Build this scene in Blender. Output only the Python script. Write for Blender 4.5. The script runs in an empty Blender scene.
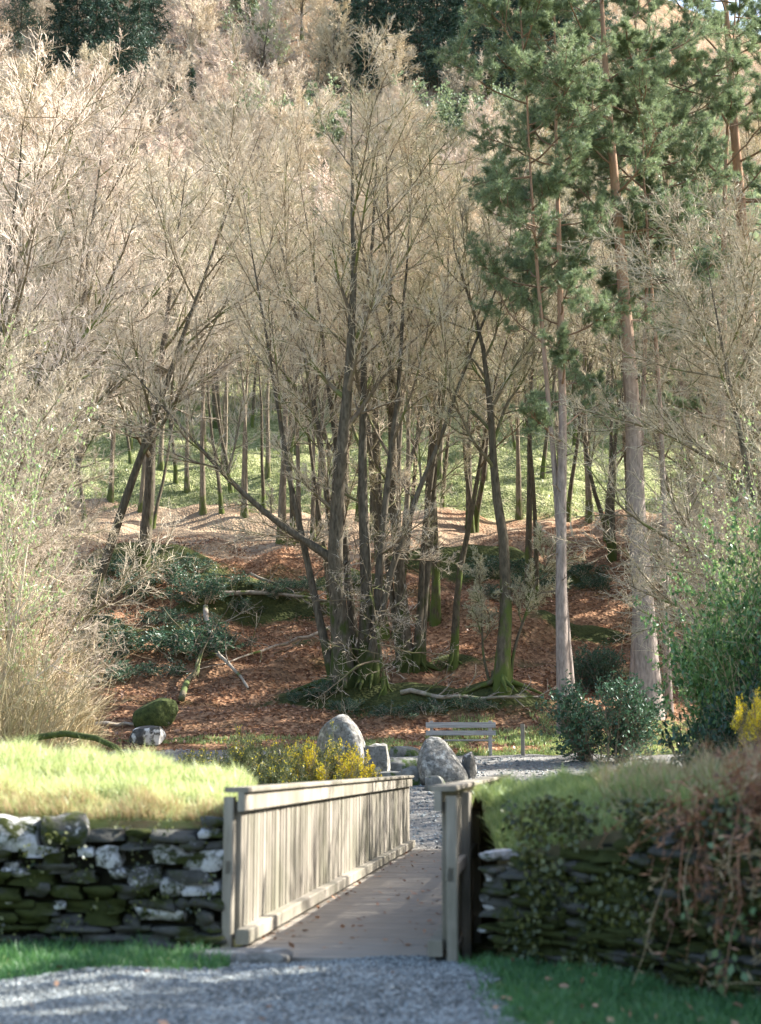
import bpy, math, random
import numpy as np
from mathutils import Vector
R_ = math.radians
rng = np.random.default_rng(7)
scn = bpy.context.scene
COL = scn.collection
W_, H_, F_ = 761, 1024, 1463.0
CZ = 1.25
PITCH = math.atan(253/F_)
SUN_AZ, SUN_EL = R_(70), R_(38)          # azimuth to the right of the view direction
S = Vector((math.sin(SUN_AZ)*math.cos(SUN_EL), math.cos(SUN_AZ)*math.cos(SUN_EL), math.sin(SUN_EL)))

# ------------------------------------------------------------------ terrain
def ang(py): return PITCH - math.atan((py-512)/F_)
def zray(y, py): return CZ + y*math.tan(ang(py))
_prof = [(-60,0),(22.6,0),(26,.25),(30,zray(30,795)),(34,zray(34,774)),(37.5,zray(37.5,757)),(40,zray(40,742)),(46,zray(46,690)),(50,zray(50,664)),
         (57,zray(57,610)),(62,zray(62,578)),(66,zray(66,549)),(69,zray(69,540)),(76,zray(76,514)),(88,zray(88,462)),(104,zray(104,405)),(130,zray(130,320)),
         (180,zray(180,160)),(230,zray(230,20)),(260,zray(260,-60)),(300,zray(300,-90)),(420,zray(300,-90)+5)]
_py = np.array([p[0] for p in _prof]); _pz = np.array([p[1] for p in _prof])
_yy = np.arange(-60, 420, .25); _zz = np.interp(_yy, _py, _pz)
_k = np.hanning(15); _k /= _k.sum(); _zz = np.convolve(np.pad(_zz, 7, 'edge'), _k, 'valid')
_nr = np.random.default_rng(3)
_dirs = _nr.uniform(0, 2*np.pi, 48); _phs = _nr.uniform(0, 6.28, 48)
def snoise(x, y, wl, seed=0):
    r = 0
    for i in range(6):
        j = (seed*6+i) % 48; w = 2*np.pi/(wl*(.6+.16*i))
        r = r+np.sin(w*(x*np.cos(_dirs[j])+y*np.sin(_dirs[j]))+_phs[j])
    return r/3.2
def sstep(a, b, v):
    t = np.clip((v-a)/(b-a), 0, 1); return t*t*(3-2*t)
BUMPS = []      # x, y, rx, ry, h, moss
def terr(x, y):
    x = np.asarray(x, float); y = np.asarray(y, float)
    z = np.interp(y, _yy, _zz)
    z = z-1.7*sstep(13.6, 15.5, y)*(1-sstep(20, 22.3, y))
    z = z-.22*sstep(9.9, 10.5, y)*(1-sstep(22, 22.6, y))*(x > -1.6+.117*(y-10.4))*(x < 1.2+.117*(y-10.4))
    far = sstep(110, 230, y)
    z = z-far*sstep(10, 90, x)*30*sstep(110, 240, y)
    am = sstep(38, 48, y)
    z = z+am*(.35*snoise(x, y*1.6, 9, 1)+.16*snoise(x, y, 3.2, 2)+.05*snoise(x, y, 1.1, 3))
    z = z+am*.55*sstep(.1, .9, snoise(x*.7, y, 6.5, 5))
    z = z+(1-am)*.03*snoise(x, y, 1.6, 4)*sstep(-5, 5, y)
    z = z+far*3*snoise(x, y, 50, 6)
    for bx, by, rx, ry, h, m in BUMPS:
        z = z+h*np.exp(-((x-bx)/rx)**2-((y-by)/ry)**2)
    return z
def tz(x, y): return float(terr(x, y))
cp, sp = math.cos(PITCH), math.sin(PITCH)
def xof(px, y, z): return (px-380.5)/F_*(y*cp+(z-CZ)*sp)
def project(x, y, z):
    D = y*cp+(z-CZ)*sp; v = (-(y)*sp+(z-CZ)*cp)
    return 380.5+F_*x/D, 512-F_*v/D
def gx(px, y):
    x = 0
    for _ in range(4): x = xof(px, y, tz(x, y))
    return x
def G(px, py, lo=23., hi=260.):
    "ground point seen at px, py"
    ys = np.concatenate([np.arange(lo, 120, .15), np.arange(120, hi, 1.)])
    xs = np.zeros_like(ys)
    for _ in range(3):
        zs = terr(xs, ys); xs = (px-380.5)/F_*(ys*cp+(zs-CZ)*sp)
    D = ys*cp+(zs-CZ)*sp; pys = 512-F_*(-(ys)*sp+(zs-CZ)*cp)/D
    k = np.nonzero(pys <= py)[0]
    i = k[0] if len(k) else len(ys)-1
    return float(xs[i]), float(ys[i]), float(zs[i])
for px, py, rx, ry, h in ((375,706,2.6,1.0,.55),(330,700,1.2,.8,.35),(420,706,1.3,.8,.45),(500,700,1.3,.9,.5),(455,664,.8,.6,.3),(95,640,2,1.4,.6),
                          (200,652,1.3,1.2,.7),(160,575,3,1.6,.9),(250,600,3,.9,.5),(520,585,3,1.5,.8),(330,590,2.2,1.0,.6),(580,640,1.5,1,.5),(455,560,3,1,.5)):
    x, y, z = G(px, py); BUMPS.append((x, y, rx, ry, h, 1))
def moss_w(x, y):
    w = 0*x
    for bx, by, rx, ry, h, m in BUMPS: w = w+1.5*np.exp(-((x-bx)/rx)**2-((y-by)/ry)**2)
    return np.clip(w, 0, 1)

# ------------------------------------------------------------------ materials
def srgb(*c): return tuple(((v/255)/12.92 if v/255 <= .04045 else ((v/255+.055)/1.055)**2.4) for v in c)
class NT:
    def __init__(s, name):
        s.m = bpy.data.materials.new(name); s.m.use_nodes = True; s.t = s.m.node_tree
        for n in list(s.t.nodes): s.t.nodes.remove(n)
        s.out = s.n('ShaderNodeOutputMaterial')
    def n(s, typ, **kw):
        nd = s.t.nodes.new(typ)
        for k, v in kw.items():
            if hasattr(nd, k) and k not in nd.inputs: setattr(nd, k, v)
            else: nd.inputs[k].default_value = v
        return nd
    def l(s, a, b): s.t.links.new(a, b)
    def coord(s, scale=(1,1,1)):
        tc = s.n('ShaderNodeTexCoord'); mp = s.n('ShaderNodeMapping'); mp.inputs['Scale'].default_value = scale
        s.l(tc.outputs['Object'], mp.inputs['Vector']); return mp.outputs['Vector']
    def noise(s, v, scale, detail=4, rough=.6):
        nd = s.n('ShaderNodeTexNoise'); nd.inputs['Scale'].default_value = scale; nd.inputs['Detail'].default_value = detail
        nd.inputs['Roughness'].default_value = rough; s.l(v, nd.inputs['Vector']); return nd.outputs['Fac']
    def ramp(s, f, stops):
        r = s.n('ShaderNodeValToRGB'); e = r.color_ramp.elements
        while len(e) < len(stops): e.new(.5)
        for i, (p, c) in enumerate(stops):
            e[i].position = p; e[i].color = (*c, 1) if len(c) == 3 else c
        s.l(f, r.inputs['Fac']); return r.outputs['Color']
    def mix(s, f, a, b, mode='MIX'):
        m = s.n('ShaderNodeMix'); m.data_type = 'RGBA'; m.blend_type = mode; m.clamp_factor = True
        if isinstance(f, (int, float)): m.inputs[0].default_value = f
        else: s.l(f, m.inputs[0])
        for i, c in ((6, a), (7, b)):
            if isinstance(c, tuple): m.inputs[i].default_value = (*c, 1)
            else: s.l(c, m.inputs[i])
        return m.outputs[2]
    def math(s, op, a, b=0., c=None):
        m = s.n('ShaderNodeMath'); m.operation = op; m.use_clamp = False
        for i, v in enumerate((a, b, c)):
            if v is None: continue
            if isinstance(v, (int, float)): m.inputs[i].default_value = v
            else: s.l(v, m.inputs[i])
        return m.outputs[0]
    def bsdf(s, color, rough=.9, bump=None, bs=.5, bd=.02, spec=.2):
        b = s.n('ShaderNodeBsdfPrincipled'); b.inputs['Roughness'].default_value = rough
        b.inputs['Specular IOR Level'].default_value = spec
        if isinstance(color, tuple): b.inputs['Base Color'].default_value = (*color, 1)
        else: s.l(color, b.inputs['Base Color'])
        if bump is not None:
            bn = s.n('ShaderNodeBump'); bn.inputs['Strength'].default_value = bs; bn.inputs['Distance'].default_value = bd
            s.l(bump, bn.inputs['Height']); s.l(bn.outputs[0], b.inputs['Normal'])
        s.l(b.outputs[0], s.out.inputs[0]); s.b = b; return b
    def leafy(s, color, tr=.35, tcol=None):
        d = s.n('ShaderNodeBsdfDiffuse'); t = s.n('ShaderNodeBsdfTranslucent'); mx = s.n('ShaderNodeMixShader')
        s.l(color, d.inputs[0]); s.l(color if tcol is None else tcol, t.inputs[0]); mx.inputs[0].default_value = tr
        s.l(d.outputs[0], mx.inputs[1]); s.l(t.outputs[0], mx.inputs[2])
        g = s.n('ShaderNodeBsdfGlossy'); g.inputs['Roughness'].default_value = .45; g.inputs[0].default_value = (.9,.95,1,1)
        m2 = s.n('ShaderNodeMixShader'); m2.inputs[0].default_value = .04
        s.l(mx.outputs[0], m2.inputs[1]); s.l(g.outputs[0], m2.inputs[2]); s.l(m2.outputs[0], s.out.inputs[0])
def two(name, c1, c2, scale=6, rough=.9, bump=.5, bd=.02, det=5, stretch=(1,1,1), c3=None, s3=1.5, t3=(.5,.62), spec=.2, rnd=0):
    m = NT(name); v = m.coord(stretch); f = m.noise(v, scale, det)
    c = m.ramp(f, [(.3, c1), (.7, c2)])
    if c3 is not None:
        g = m.noise(v, s3, 4); k = m.ramp(g, [(t3[0], (0,0,0)), (t3[1], (1,1,1))]); c = m.mix(k, c, c3)
    if rnd:
        oi = m.n('ShaderNodeObjectInfo'); h = m.n('ShaderNodeHueSaturation'); m.l(c, h.inputs['Color'])
        m.l(m.math('MULTIPLY_ADD', oi.outputs['Random'], rnd, 1-rnd/2), h.inputs['Value'])
        m.l(m.math('MULTIPLY_ADD', oi.outputs['Random'], -.03, .515), h.inputs['Hue']); c = h.outputs[0]
    m.bsdf(c, rough, f, bump, bd, spec); return m.m
def leafmat(name, c1, c2, scale=3, tr=.35, rnd=0):
    m = NT(name); v = m.coord(); f = m.noise(v, scale, 2)
    g = m.n('ShaderNodeNewGeometry'); f2 = m.math('MULTIPLY_ADD', g.outputs['Random Per Island'], .5, m.math('MULTIPLY', f, .5))
    c = m.ramp(f2, [(.25, c1), (.75, c2)])
    if rnd:
        oi = m.n('ShaderNodeObjectInfo'); h = m.n('ShaderNodeHueSaturation'); m.l(c, h.inputs['Color'])
        m.l(m.math('MULTIPLY_ADD', oi.outputs['Random'], rnd, 1-rnd/2), h.inputs['Value']); c = h.outputs[0]
    m.leafy(c, tr); return m.m
def bark(name, c1, c2, moss, mh, upper=None, uh=(6,11)):
    m = NT(name); v = m.coord((1,1,.25)); f = m.noise(v, 14, 5)
    c = m.ramp(f, [(.3, c1), (.7, c2)])
    tc = m.n('ShaderNodeTexCoord'); sx = m.n('ShaderNodeSeparateXYZ'); m.l(tc.outputs['Object'], sx.inputs[0])
    if upper is not None:
        k = m.ramp(m.math('MULTIPLY_ADD', sx.outputs['Z'], 1/(uh[1]-uh[0]), -uh[0]/(uh[1]-uh[0])), [(0,(0,0,0)),(1,(1,1,1))])
        c = m.mix(k, c, m.ramp(f, [(.3, tuple(u*.7 for u in upper)), (.7, upper)]))
    if moss is not None:
        g = m.noise(m.coord((1,1,.5)), 2.2, 4)
        h = m.math('SUBTRACT', g, m.math('MULTIPLY', sx.outputs['Z'], .25/mh))
        k = m.ramp(h, [(.34,(0,0,0)),(.46,(1,1,1))]); c = m.mix(k, c, moss)
    m.bsdf(c, .95, f, .6, .03, .1); return m.m

M = {}
M['bark'] = bark('bark_mossy_grey', (.05,.042,.032), (.17,.145,.11), (.055,.07,.022), 2.6)
M['bark_pale'] = bark('bark_pale', (.11,.09,.065), (.28,.23,.17), (.10,.115,.04), 2.0)
M['bark_dark'] = bark('bark_dark', (.05,.042,.03), (.15,.125,.09), (.085,.11,.03), 4)
M['pine_bark'] = bark('pine_bark', (.15,.125,.11), (.36,.30,.27), None, 1, (.40,.25,.17), (7,13))
M['limb'] = two('limb_bark', (.10,.08,.055), (.23,.185,.125), 5, c3=(.13,.15,.05), s3=1.2, rnd=.3)
M['twig'] = two('twig_tan', (.44,.375,.27), (.69,.605,.465), 1.2, bump=0, rnd=.4)
M['twig_pink'] = two('twig_pinkish', (.48,.40,.325), (.73,.635,.53), 1.2, bump=0, rnd=.3)
M['twig_olive'] = two('twig_olive', (.38,.34,.23), (.62,.56,.41), 1.2, bump=0, rnd=.4)
M['twig_grey'] = two('twig_grey_lichen', (.33,.275,.21), (.56,.485,.385), 2, bump=0, rnd=.2)
M['twig_straw'] = two('twig_straw', (.29,.225,.14), (.54,.44,.29), 2, bump=0, rnd=.2)
M['twig_dark'] = two('twig_dark', (.10,.08,.06), (.24,.19,.15), 2, bump=0, rnd=.2)
M['needle'] = leafmat('pine_needles', (.11,.165,.09), (.30,.36,.19), .9, .35, .25)
M['spruce'] = leafmat('spruce_needles', (.035,.075,.05), (.09,.15,.095), .6, .15, .3)
M['holly'] = leafmat('dark_evergreen_leaves', (.03,.075,.045), (.07,.14,.075), 1.5, .2, .3)
M['rhodo'] = leafmat('green_shrub_leaves', (.06,.15,.05), (.22,.36,.12), 1.3, .35, .2)
M['spring'] = leafmat('spring_leaves', (.24,.36,.12), (.42,.52,.25), 1.5, .45, .2)
M['gorse'] = leafmat('gorse_spines', (.06,.09,.03), (.22,.24,.10), 3, .25)
M['yellow'] = leafmat('gorse_flowers', (.75,.55,.02), (.85,.72,.05), 3, .3)
M['ivy'] = leafmat('wall_creeper_leaves', (.018,.032,.012), (.15,.16,.04), 2.5, .3)
M['ivy2'] = leafmat('bramble_leaves', (.12,.22,.08), (.30,.42,.20), 4, .35)
M['grass_sun'] = leafmat('grass_sunlit', (.32,.39,.14), (.66,.69,.36), 1.1, .5)  # sunlit copy of the grass: the bank's sunshine is in this colour
M['grass'] = leafmat('grass_green', (.035,.12,.04), (.12,.27,.08), 1.4, .35)  # shaded copy: the blue-green of the shade is in the colour
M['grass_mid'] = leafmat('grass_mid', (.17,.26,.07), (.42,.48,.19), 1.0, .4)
M['undergrowth'] = leafmat('brushwood', (.25,.21,.15), (.56,.49,.38), .15, .2)
M['grass_slope'] = leafmat('slope_grass', (.11,.15,.05), (.33,.36,.16), .5, .35)
M['straw'] = leafmat('dry_grass', (.30,.22,.11), (.58,.46,.28), 2, .35)
M['bracken'] = leafmat('dead_bracken', (.13,.055,.03), (.52,.27,.15), 3, .3)
M['deadleaf'] = leafmat('fallen_leaves', (.14,.068,.038), (.48,.28,.17), 2.2, .2)
M['moss'] = two('moss', (.025,.036,.012), (.085,.105,.03), 9, bump=1, bd=.05)
M['rock'] = two('boulder_stone', (.08,.078,.07), (.27,.26,.24), 11, c3=(.46,.455,.42), s3=6, t3=(.52,.66), bump=.8, bd=.04)
M['rock_white'] = two('whitewashed_rock', (.05,.05,.045), (.16,.15,.14), 7, c3=(.66,.65,.62), s3=3, t3=(.52,.58), bump=.8, bd=.04)
M['slab'] = two('slab_stone', (.10,.10,.09), (.27,.27,.25), 7, c3=(.06,.09,.025), s3=3, t3=(.5,.6), bump=.8, bd=.03)
M['pine_limb'] = two('pine_limb_bark', (.14,.09,.06), (.30,.20,.14), 5)
M['benchwood'] = two('bench_wood', (.26,.25,.25), (.46,.44,.43), 9, stretch=(.3,3,3))
def mat_wood():
    m = NT('weathered_timber'); v = m.coord((3,3,.35)); f = m.noise(v, 9, 6)
    c = m.ramp(f, [(.25,(.13,.115,.092)),(.75,(.35,.315,.265))])
    g = m.noise(m.coord((1,1,1)), 1.6, 5); c = m.mix(m.ramp(g, [(.42,(0,0,0)),(.66,(.85,.85,.85))]), c, (.10,.10,.065))
    gi = m.n('ShaderNodeNewGeometry'); c = m.mix(.26, c, m.ramp(gi.outputs['Random Per Island'], [(0,(.10,.085,.06)),(1,(.55,.5,.42))]))
    m.bsdf(c, .85, f, .5, .006, .2); return m.m
M['timber'] = mat_wood()
M['deck'] = two('deck_boards', (.20,.175,.145), (.31,.28,.24), 5, stretch=(.5,6,3), c3=(.24,.21,.175), s3=1.1, t3=(.5,.7), bump=.4, bd=.005)
def mat_gravel(name, a, b, mossc=None):
    m = NT(name); v = m.coord(); vo = m.n('ShaderNodeTexVoronoi'); vo.inputs['Scale'].default_value = 32; m.l(v, vo.inputs['Vector'])
    rgb = m.n('ShaderNodeSeparateColor'); m.l(vo.outputs['Color'], rgb.inputs[0])
    n = m.noise(v, 1.4, 6, .7); f = m.math('MULTIPLY_ADD', rgb.outputs[0], .55, m.math('MULTIPLY', n, .5))
    c = m.ramp(f, [(.2, a), (.8, b)])
    n2 = m.noise(v, .7, 5, .7); c = m.mix(m.ramp(n2, [(.5,(0,0,0)),(.75,(.6,.6,.6))]), c, (.16,.135,.10))
    m.bsdf(c, .9, vo.outputs['Distance'], .9, .02, .25); return m.m
M['gravel'] = mat_gravel('gravel', (.036,.043,.043), (.19,.207,.205))
M['path'] = mat_gravel('earth_path', (.10,.10,.095), (.28,.27,.255))
def mat_ground():
    m = NT('forest_floor'); v = m.coord()
    at = m.n('ShaderNodeVertexColor'); at.layer_name = 'zone'; sc = m.n('ShaderNodeSeparateColor'); m.l(at.outputs[0], sc.inputs[0])
    vo = m.n('ShaderNodeTexVoronoi'); vo.inputs['Scale'].default_value = 9; m.l(v, vo.inputs['Vector'])
    s2 = m.n('ShaderNodeSeparateColor'); m.l(vo.outputs['Color'], s2.inputs[0])
    n = m.noise(v, .9, 6, .7)
    leaf = m.ramp(m.math('MULTIPLY_ADD', s2.outputs[0], .5, m.math('MULTIPLY', n, .6)), [(.2,(.07,.033,.02)),(.5,(.22,.115,.065)),(.85,(.47,.28,.165))])
    leaf = m.mix(m.ramp(m.noise(v, .45, 5, .7), [(.42,(0,0,0)),(.62,(.75,.75,.75))]), leaf, m.mix(s2.outputs[2], (.05,.035,.022), (.17,.11,.07)))
    gr = m.ramp(m.math('MULTIPLY_ADD', s2.outputs[1], .3, m.math('MULTIPLY', n, .7)), [(.25,(.07,.085,.035)),(.5,(.18,.20,.085)),(.75,(.40,.38,.22))])
    mo = m.ramp(n, [(.3,(.025,.03,.013)),(.7,(.085,.095,.035))])
    pale = m.ramp(n, [(.3,(.15,.095,.06)),(.7,(.42,.32,.22))])  # sunlit terrace tone, with brown for the shadows on it
    br = m.noise(v, .55, 6, .75)
    def w(ch, lo=.35, hi=.65):
        return m.ramp(m.math('MULTIPLY_ADD', m.math('SUBTRACT', br, .5), 1.6, ch), [(lo,(0,0,0)),(hi,(1,1,1))])
    c = m.mix(w(sc.outputs[1]), leaf, gr)
    c = m.mix(w(sc.outputs[2]), c, pale)
    c = m.mix(w(at.outputs[1]) if False else w(sc.outputs[0]), c, mo)
    m.bsdf(c, .95, m.math('ADD', vo.outputs['Distance'], n), .9, .06, .05); return m.m
M['ground'] = mat_ground()
def mat_wall():
    m = NT('wall_stone'); v = m.coord()
    at = m.n('ShaderNodeVertexColor'); at.layer_name = 'tone'; sc = m.n('ShaderNodeSeparateColor'); m.l(at.outputs[0], sc.inputs[0])
    f = m.noise(v, 9, 5, .65)
    c = m.mix(f, (.015,.015,.013), (.13,.13,.12))
    lic = m.ramp(m.math('MULTIPLY_ADD', sc.outputs[0], .75, m.math('MULTIPLY', m.noise(v, 17, 7, .75), .62)), [(.68,(0,0,0)),(.74,(1,1,1))])
    c = m.mix(lic, c, m.mix(m.noise(v, 16, 4), (.22,.22,.225), (.64,.64,.65)))
    ms = m.ramp(m.math('MULTIPLY_ADD', sc.outputs[1], .4, m.noise(v, 4.5, 5, .7)), [(.56,(0,0,0)),(.66,(1,1,1))])
    c = m.mix(ms, c, m.mix(m.noise(v, 20, 3), (.016,.022,.008), (.06,.068,.022)))
    m.bsdf(c, .95, f, .9, .03, .1); return m.m
M['wall'] = mat_wall()
M['core'] = two('wall_core', (.012,.012,.01), (.04,.04,.025), 8)
M['soil'] = two('bank_turf', (.10,.14,.04), (.28,.30,.11), 4, c3=(.25,.18,.1), bump=1, bd=.05)
M['soil_brown'] = two('bank_soil', (.05,.045,.02), (.15,.12,.06), 5, bump=1, bd=.05)

# ------------------------------------------------------------------ mesh helpers
def mk(name, V, F, mats, parent=None, mi=None, smooth=False, attr=None, link=True):
    me = bpy.data.meshes.new(name); V = np.asarray(V, np.float32)
    if not isinstance(F, list): F = [F]
    F = [np.asarray(f, np.int32) for f in F if len(f)]
    loops = np.concatenate([f.ravel() for f in F]); tot = np.concatenate([np.full(len(f), f.shape[1], np.int32) for f in F])
    st = np.concatenate([[0], np.cumsum(tot)[:-1]]).astype(np.int32)
    me.vertices.add(len(V)); me.vertices.foreach_set('co', V.ravel())
    me.loops.add(len(loops)); me.loops.foreach_set('vertex_index', loops)
    me.polygons.add(len(tot)); me.polygons.foreach_set('loop_start', st); me.polygons.foreach_set('loop_total', tot)
    if not isinstance(mats, (list, tuple)): mats = [mats]
    for m in mats: me.materials.append(M[m])
    if mi is not None: me.polygons.foreach_set('material_index', np.asarray(mi, np.int32))
    me.polygons.foreach_set('use_smooth', np.full(len(tot), smooth, bool))
    if attr is not None:
        a = me.color_attributes.new(attr[0], 'FLOAT_COLOR', 'POINT')
        c = np.ones((len(V), 4), np.float32); c[:, :3] = attr[1]; a.data.foreach_set('color', c.ravel())
    me.update(calc_edges=True); me.validate()
    o = bpy.data.objects.new(name, me)
    if link: COL.objects.link(o)
    if parent is not None: o.parent = parent
    return o
def tag(o, label=None, cat=None, group=None, kind=None):
    if label: o['label'] = label
    if cat: o['category'] = cat
    if group: o['group'] = group
    if kind: o['kind'] = kind
    return o
def empty(name, loc=(0,0,0), rz=0):
    o = bpy.data.objects.new(name, None); COL.objects.link(o); o.location = loc; o.rotation_euler = (0,0,rz); o.empty_display_size = .2
    return o
def dup(root, loc, rz=0, sc=1, tilt=(0,0)):
    r = root.copy(); COL.objects.link(r); r.location = loc
    r.rotation_euler = (tilt[0], tilt[1], rz); r.scale = (sc, sc, sc) if not isinstance(sc, tuple) else sc
    for ch in list(root.children):
        c = ch.copy(); COL.objects.link(c); c.parent = r
        for g in ch.children:
            d = g.copy(); COL.objects.link(d); d.parent = c
    return r
class MB:
    def __init__(s): s.V = []; s.F = {}; s.n = 0; s.fs = []; s.A = []
    def add(s, V, F, mi=0, a=None):
        V = np.asarray(V, float).reshape(-1, 3); F = np.asarray(F, int)
        s.V.append(V); s.fs.append((F+s.n, mi)); s.n += len(V)
        s.A.append(np.tile(np.asarray(a if a is not None else (0,0,0), float), (len(V), 1)))
    def build(s, name, mats, parent=None, smooth=False, attr=None):
        mi = np.concatenate([np.full(len(f), m) if np.isscalar(m) else m for f, m in s.fs])
        # keep polygons in order
        return mk(name, np.concatenate(s.V), [f for f, m in s.fs], mats, parent, mi, smooth, (attr, np.concatenate(s.A)) if attr else None)
    def box(s, c, d, ax=None, mi=0, ch=.0, a=None):
        "box centre c, full dims d, axes ax (3 vectors); ch = chamfer"
        c = np.array(c, float); h = np.array(d, float)/2
        if ax is None: ax = np.eye(3)
        ax = np.array([np.array(v, float)/np.linalg.norm(v) for v in ax])
        if ch <= 0:
            P = np.array([[i, j, k] for k in (-1,1) for j in (-1,1) for i in (-1,1)], float)*h
            s.add(c+P@ax, [[0,2,3,1],[4,5,7,6],[0,1,5,4],[2,6,7,3],[0,4,6,2],[1,3,7,5]], mi, a)
        else:
            # long axis = largest; octagonal section
            k = int(np.argmax(h)); i, j = [q for q in range(3) if q != k]
            sec = []
            for u, w in ((-1,-1),(1,-1),(1,1),(-1,1)):
                a1 = (h[i]*u, (h[j]-ch)*w); a2 = ((h[i]-ch)*u, h[j]*w)
                sec += [a1, a2] if u*w < 0 else [a2, a1]
            sec = np.array(sec); sec = sec[np.argsort(np.arctan2(sec[:,1]/h[j], sec[:,0]/h[i]))]
            P = []
            for e in (-1, 1):
                for q in sec:
                    p = [0,0,0]; p[i] = q[0]; p[j] = q[1]; p[k] = e*h[k]; P.append(p)
            s.add(c+np.array(P)@ax, [[q, (q+1) % 8, 8+(q+1) % 8, 8+q] for q in range(8)], mi, a)
            s.fs.append((np.array([list(range(7,-1,-1)), list(range(8,16))])+s.n-16, mi))
    def tube(s, pts, rad, sides=6, mi=0, a=None):
        V, F = tubes(np.array(pts, float)[None], np.array(rad, float)[None]*np.ones((1, len(pts))), sides); s.add(V, F, mi, a)
def tubes(P, Rr, sides, cap=False):
    N, K, _ = P.shape
    T = np.gradient(P, axis=1) if K > 2 else np.repeat(P[:,1:]-P[:,:1], 2, 1)
    T /= np.linalg.norm(T, axis=2, keepdims=True)+1e-9
    ov = P[:,-1]-P[:,0]; ref = np.zeros((N,3)); ref[np.arange(N), np.argmin(np.abs(ov), 1)] = 1
    A = np.cross(T, ref[:,None,:]); A /= np.linalg.norm(A, axis=2, keepdims=True)+1e-9; B = np.cross(T, A)
    th = np.arange(sides)*2*np.pi/sides
    V = P[:,:,None,:]+Rr[:,:,None,None]*(np.cos(th)[None,None,:,None]*A[:,:,None,:]+np.sin(th)[None,None,:,None]*B[:,:,None,:])
    V = V.reshape(-1, 3)
    b = (np.arange(N)*K*sides)[:,None,None]+(np.arange(K-1)*sides)[None,:,None]; q = np.arange(sides)[None,None,:]; q2 = (q+1) % sides
    F = np.stack([b+q, b+q2, b+sides+q2, b+sides+q], -1).reshape(-1, 4)
    return V, F
def nrm(v): return v/(np.linalg.norm(v, axis=-1, keepdims=True)+1e-9)
def strand(p0, d, L, r0, r1, K, up, wob, rg):
    N = len(p0); P = np.zeros((N,K,3)); P[:,0] = p0; d = nrm(d)
    for k in range(1, K):
        d = nrm(d+np.array([0,0,1.])*(up[:,None] if np.ndim(up) else up)/(K-1)+wob*rg.normal(size=(N,3)))
        P[:,k] = P[:,k-1]+d*(L/(K-1))[:,None]
    t = np.linspace(0, 1, K)
    return P, r0[:,None]*(1-t)+np.minimum(r1, r0)[:,None]*t if np.ndim(r1) else r0[:,None]*(1-t)+np.minimum(r1, r0)[:,None]*t
def kids(P, Rr, n, t0, t1, a, av, lf, rf, rtip, K, up, wob, rg, shape=None, rmin=0):
    N, K0, _ = P.shape
    t = t0+(t1-t0)*(np.arange(n)[None,:]+rg.random((N,n)))/n
    u = t*(K0-1); i = np.clip(u.astype(int), 0, K0-2); f = (u-i)[...,None]; ii = np.arange(N)[:,None]
    p = P[ii,i]*(1-f)+P[ii,i+1]*f; T = nrm(P[ii,i+1]-P[ii,i]); r = Rr[ii,i]*(1-f[...,0])+Rr[ii,i+1]*f[...,0]
    Lp = np.linalg.norm(np.diff(P, axis=1), axis=2).sum(1)
    L = Lp[:,None]*lf*(rg.uniform(.6,1.2,(N,n)))*(shape(t) if shape else 1)
    az = rg.uniform(0, 6.283, (N,1))+np.arange(n)[None,:]*2.4+rg.normal(0,.4,(N,n))
    ref = np.where(np.abs(T[...,2:]) > .9, np.array([1.,0,0]), np.array([0,0,1.]))
    A = nrm(np.cross(T, ref)); B = np.cross(T, A); an = a+av*rg.normal(size=(N,n))
    d = T*np.cos(an)[...,None]+(A*np.cos(az)[...,None]+B*np.sin(az)[...,None])*np.sin(an)[...,None]
    q = lambda v: v.reshape(N*n, *v.shape[2:])
    return strand(q(p), q(d), q(L), np.maximum(q(r)*rf, rmin), np.full(N*n, rtip), K, up, wob, rg)
def quads(C, D, Nn, L, Wd):
    "leaf rhombs: centre base C, direction D, side vector from normal Nn"
    sd = nrm(np.cross(D, Nn))*np.reshape(Wd, (-1,1))/2; L = np.reshape(L, (-1,1))
    V = np.stack([C, C+D*L*.5+sd, C+D*L, C+D*L*.5-sd], 1).reshape(-1, 3)
    return V, np.arange(len(C)*4).reshape(-1, 4)
def rdir(n, rg): return nrm(rg.normal(size=(n,3)))
def pts_on(P, n, rg, t0=0, t1=1):
    N, K, _ = P.shape; t = rg.uniform(t0, t1, (N,n)); u = t*(K-1); i = np.clip(u.astype(int), 0, K-2); f = (u-i)[...,None]; ii = np.arange(N)[:,None]
    return (P[ii,i]*(1-f)+P[ii,i+1]*f).reshape(-1,3), nrm(P[ii,i+1]-P[ii,i]).reshape(-1,3)

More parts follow.
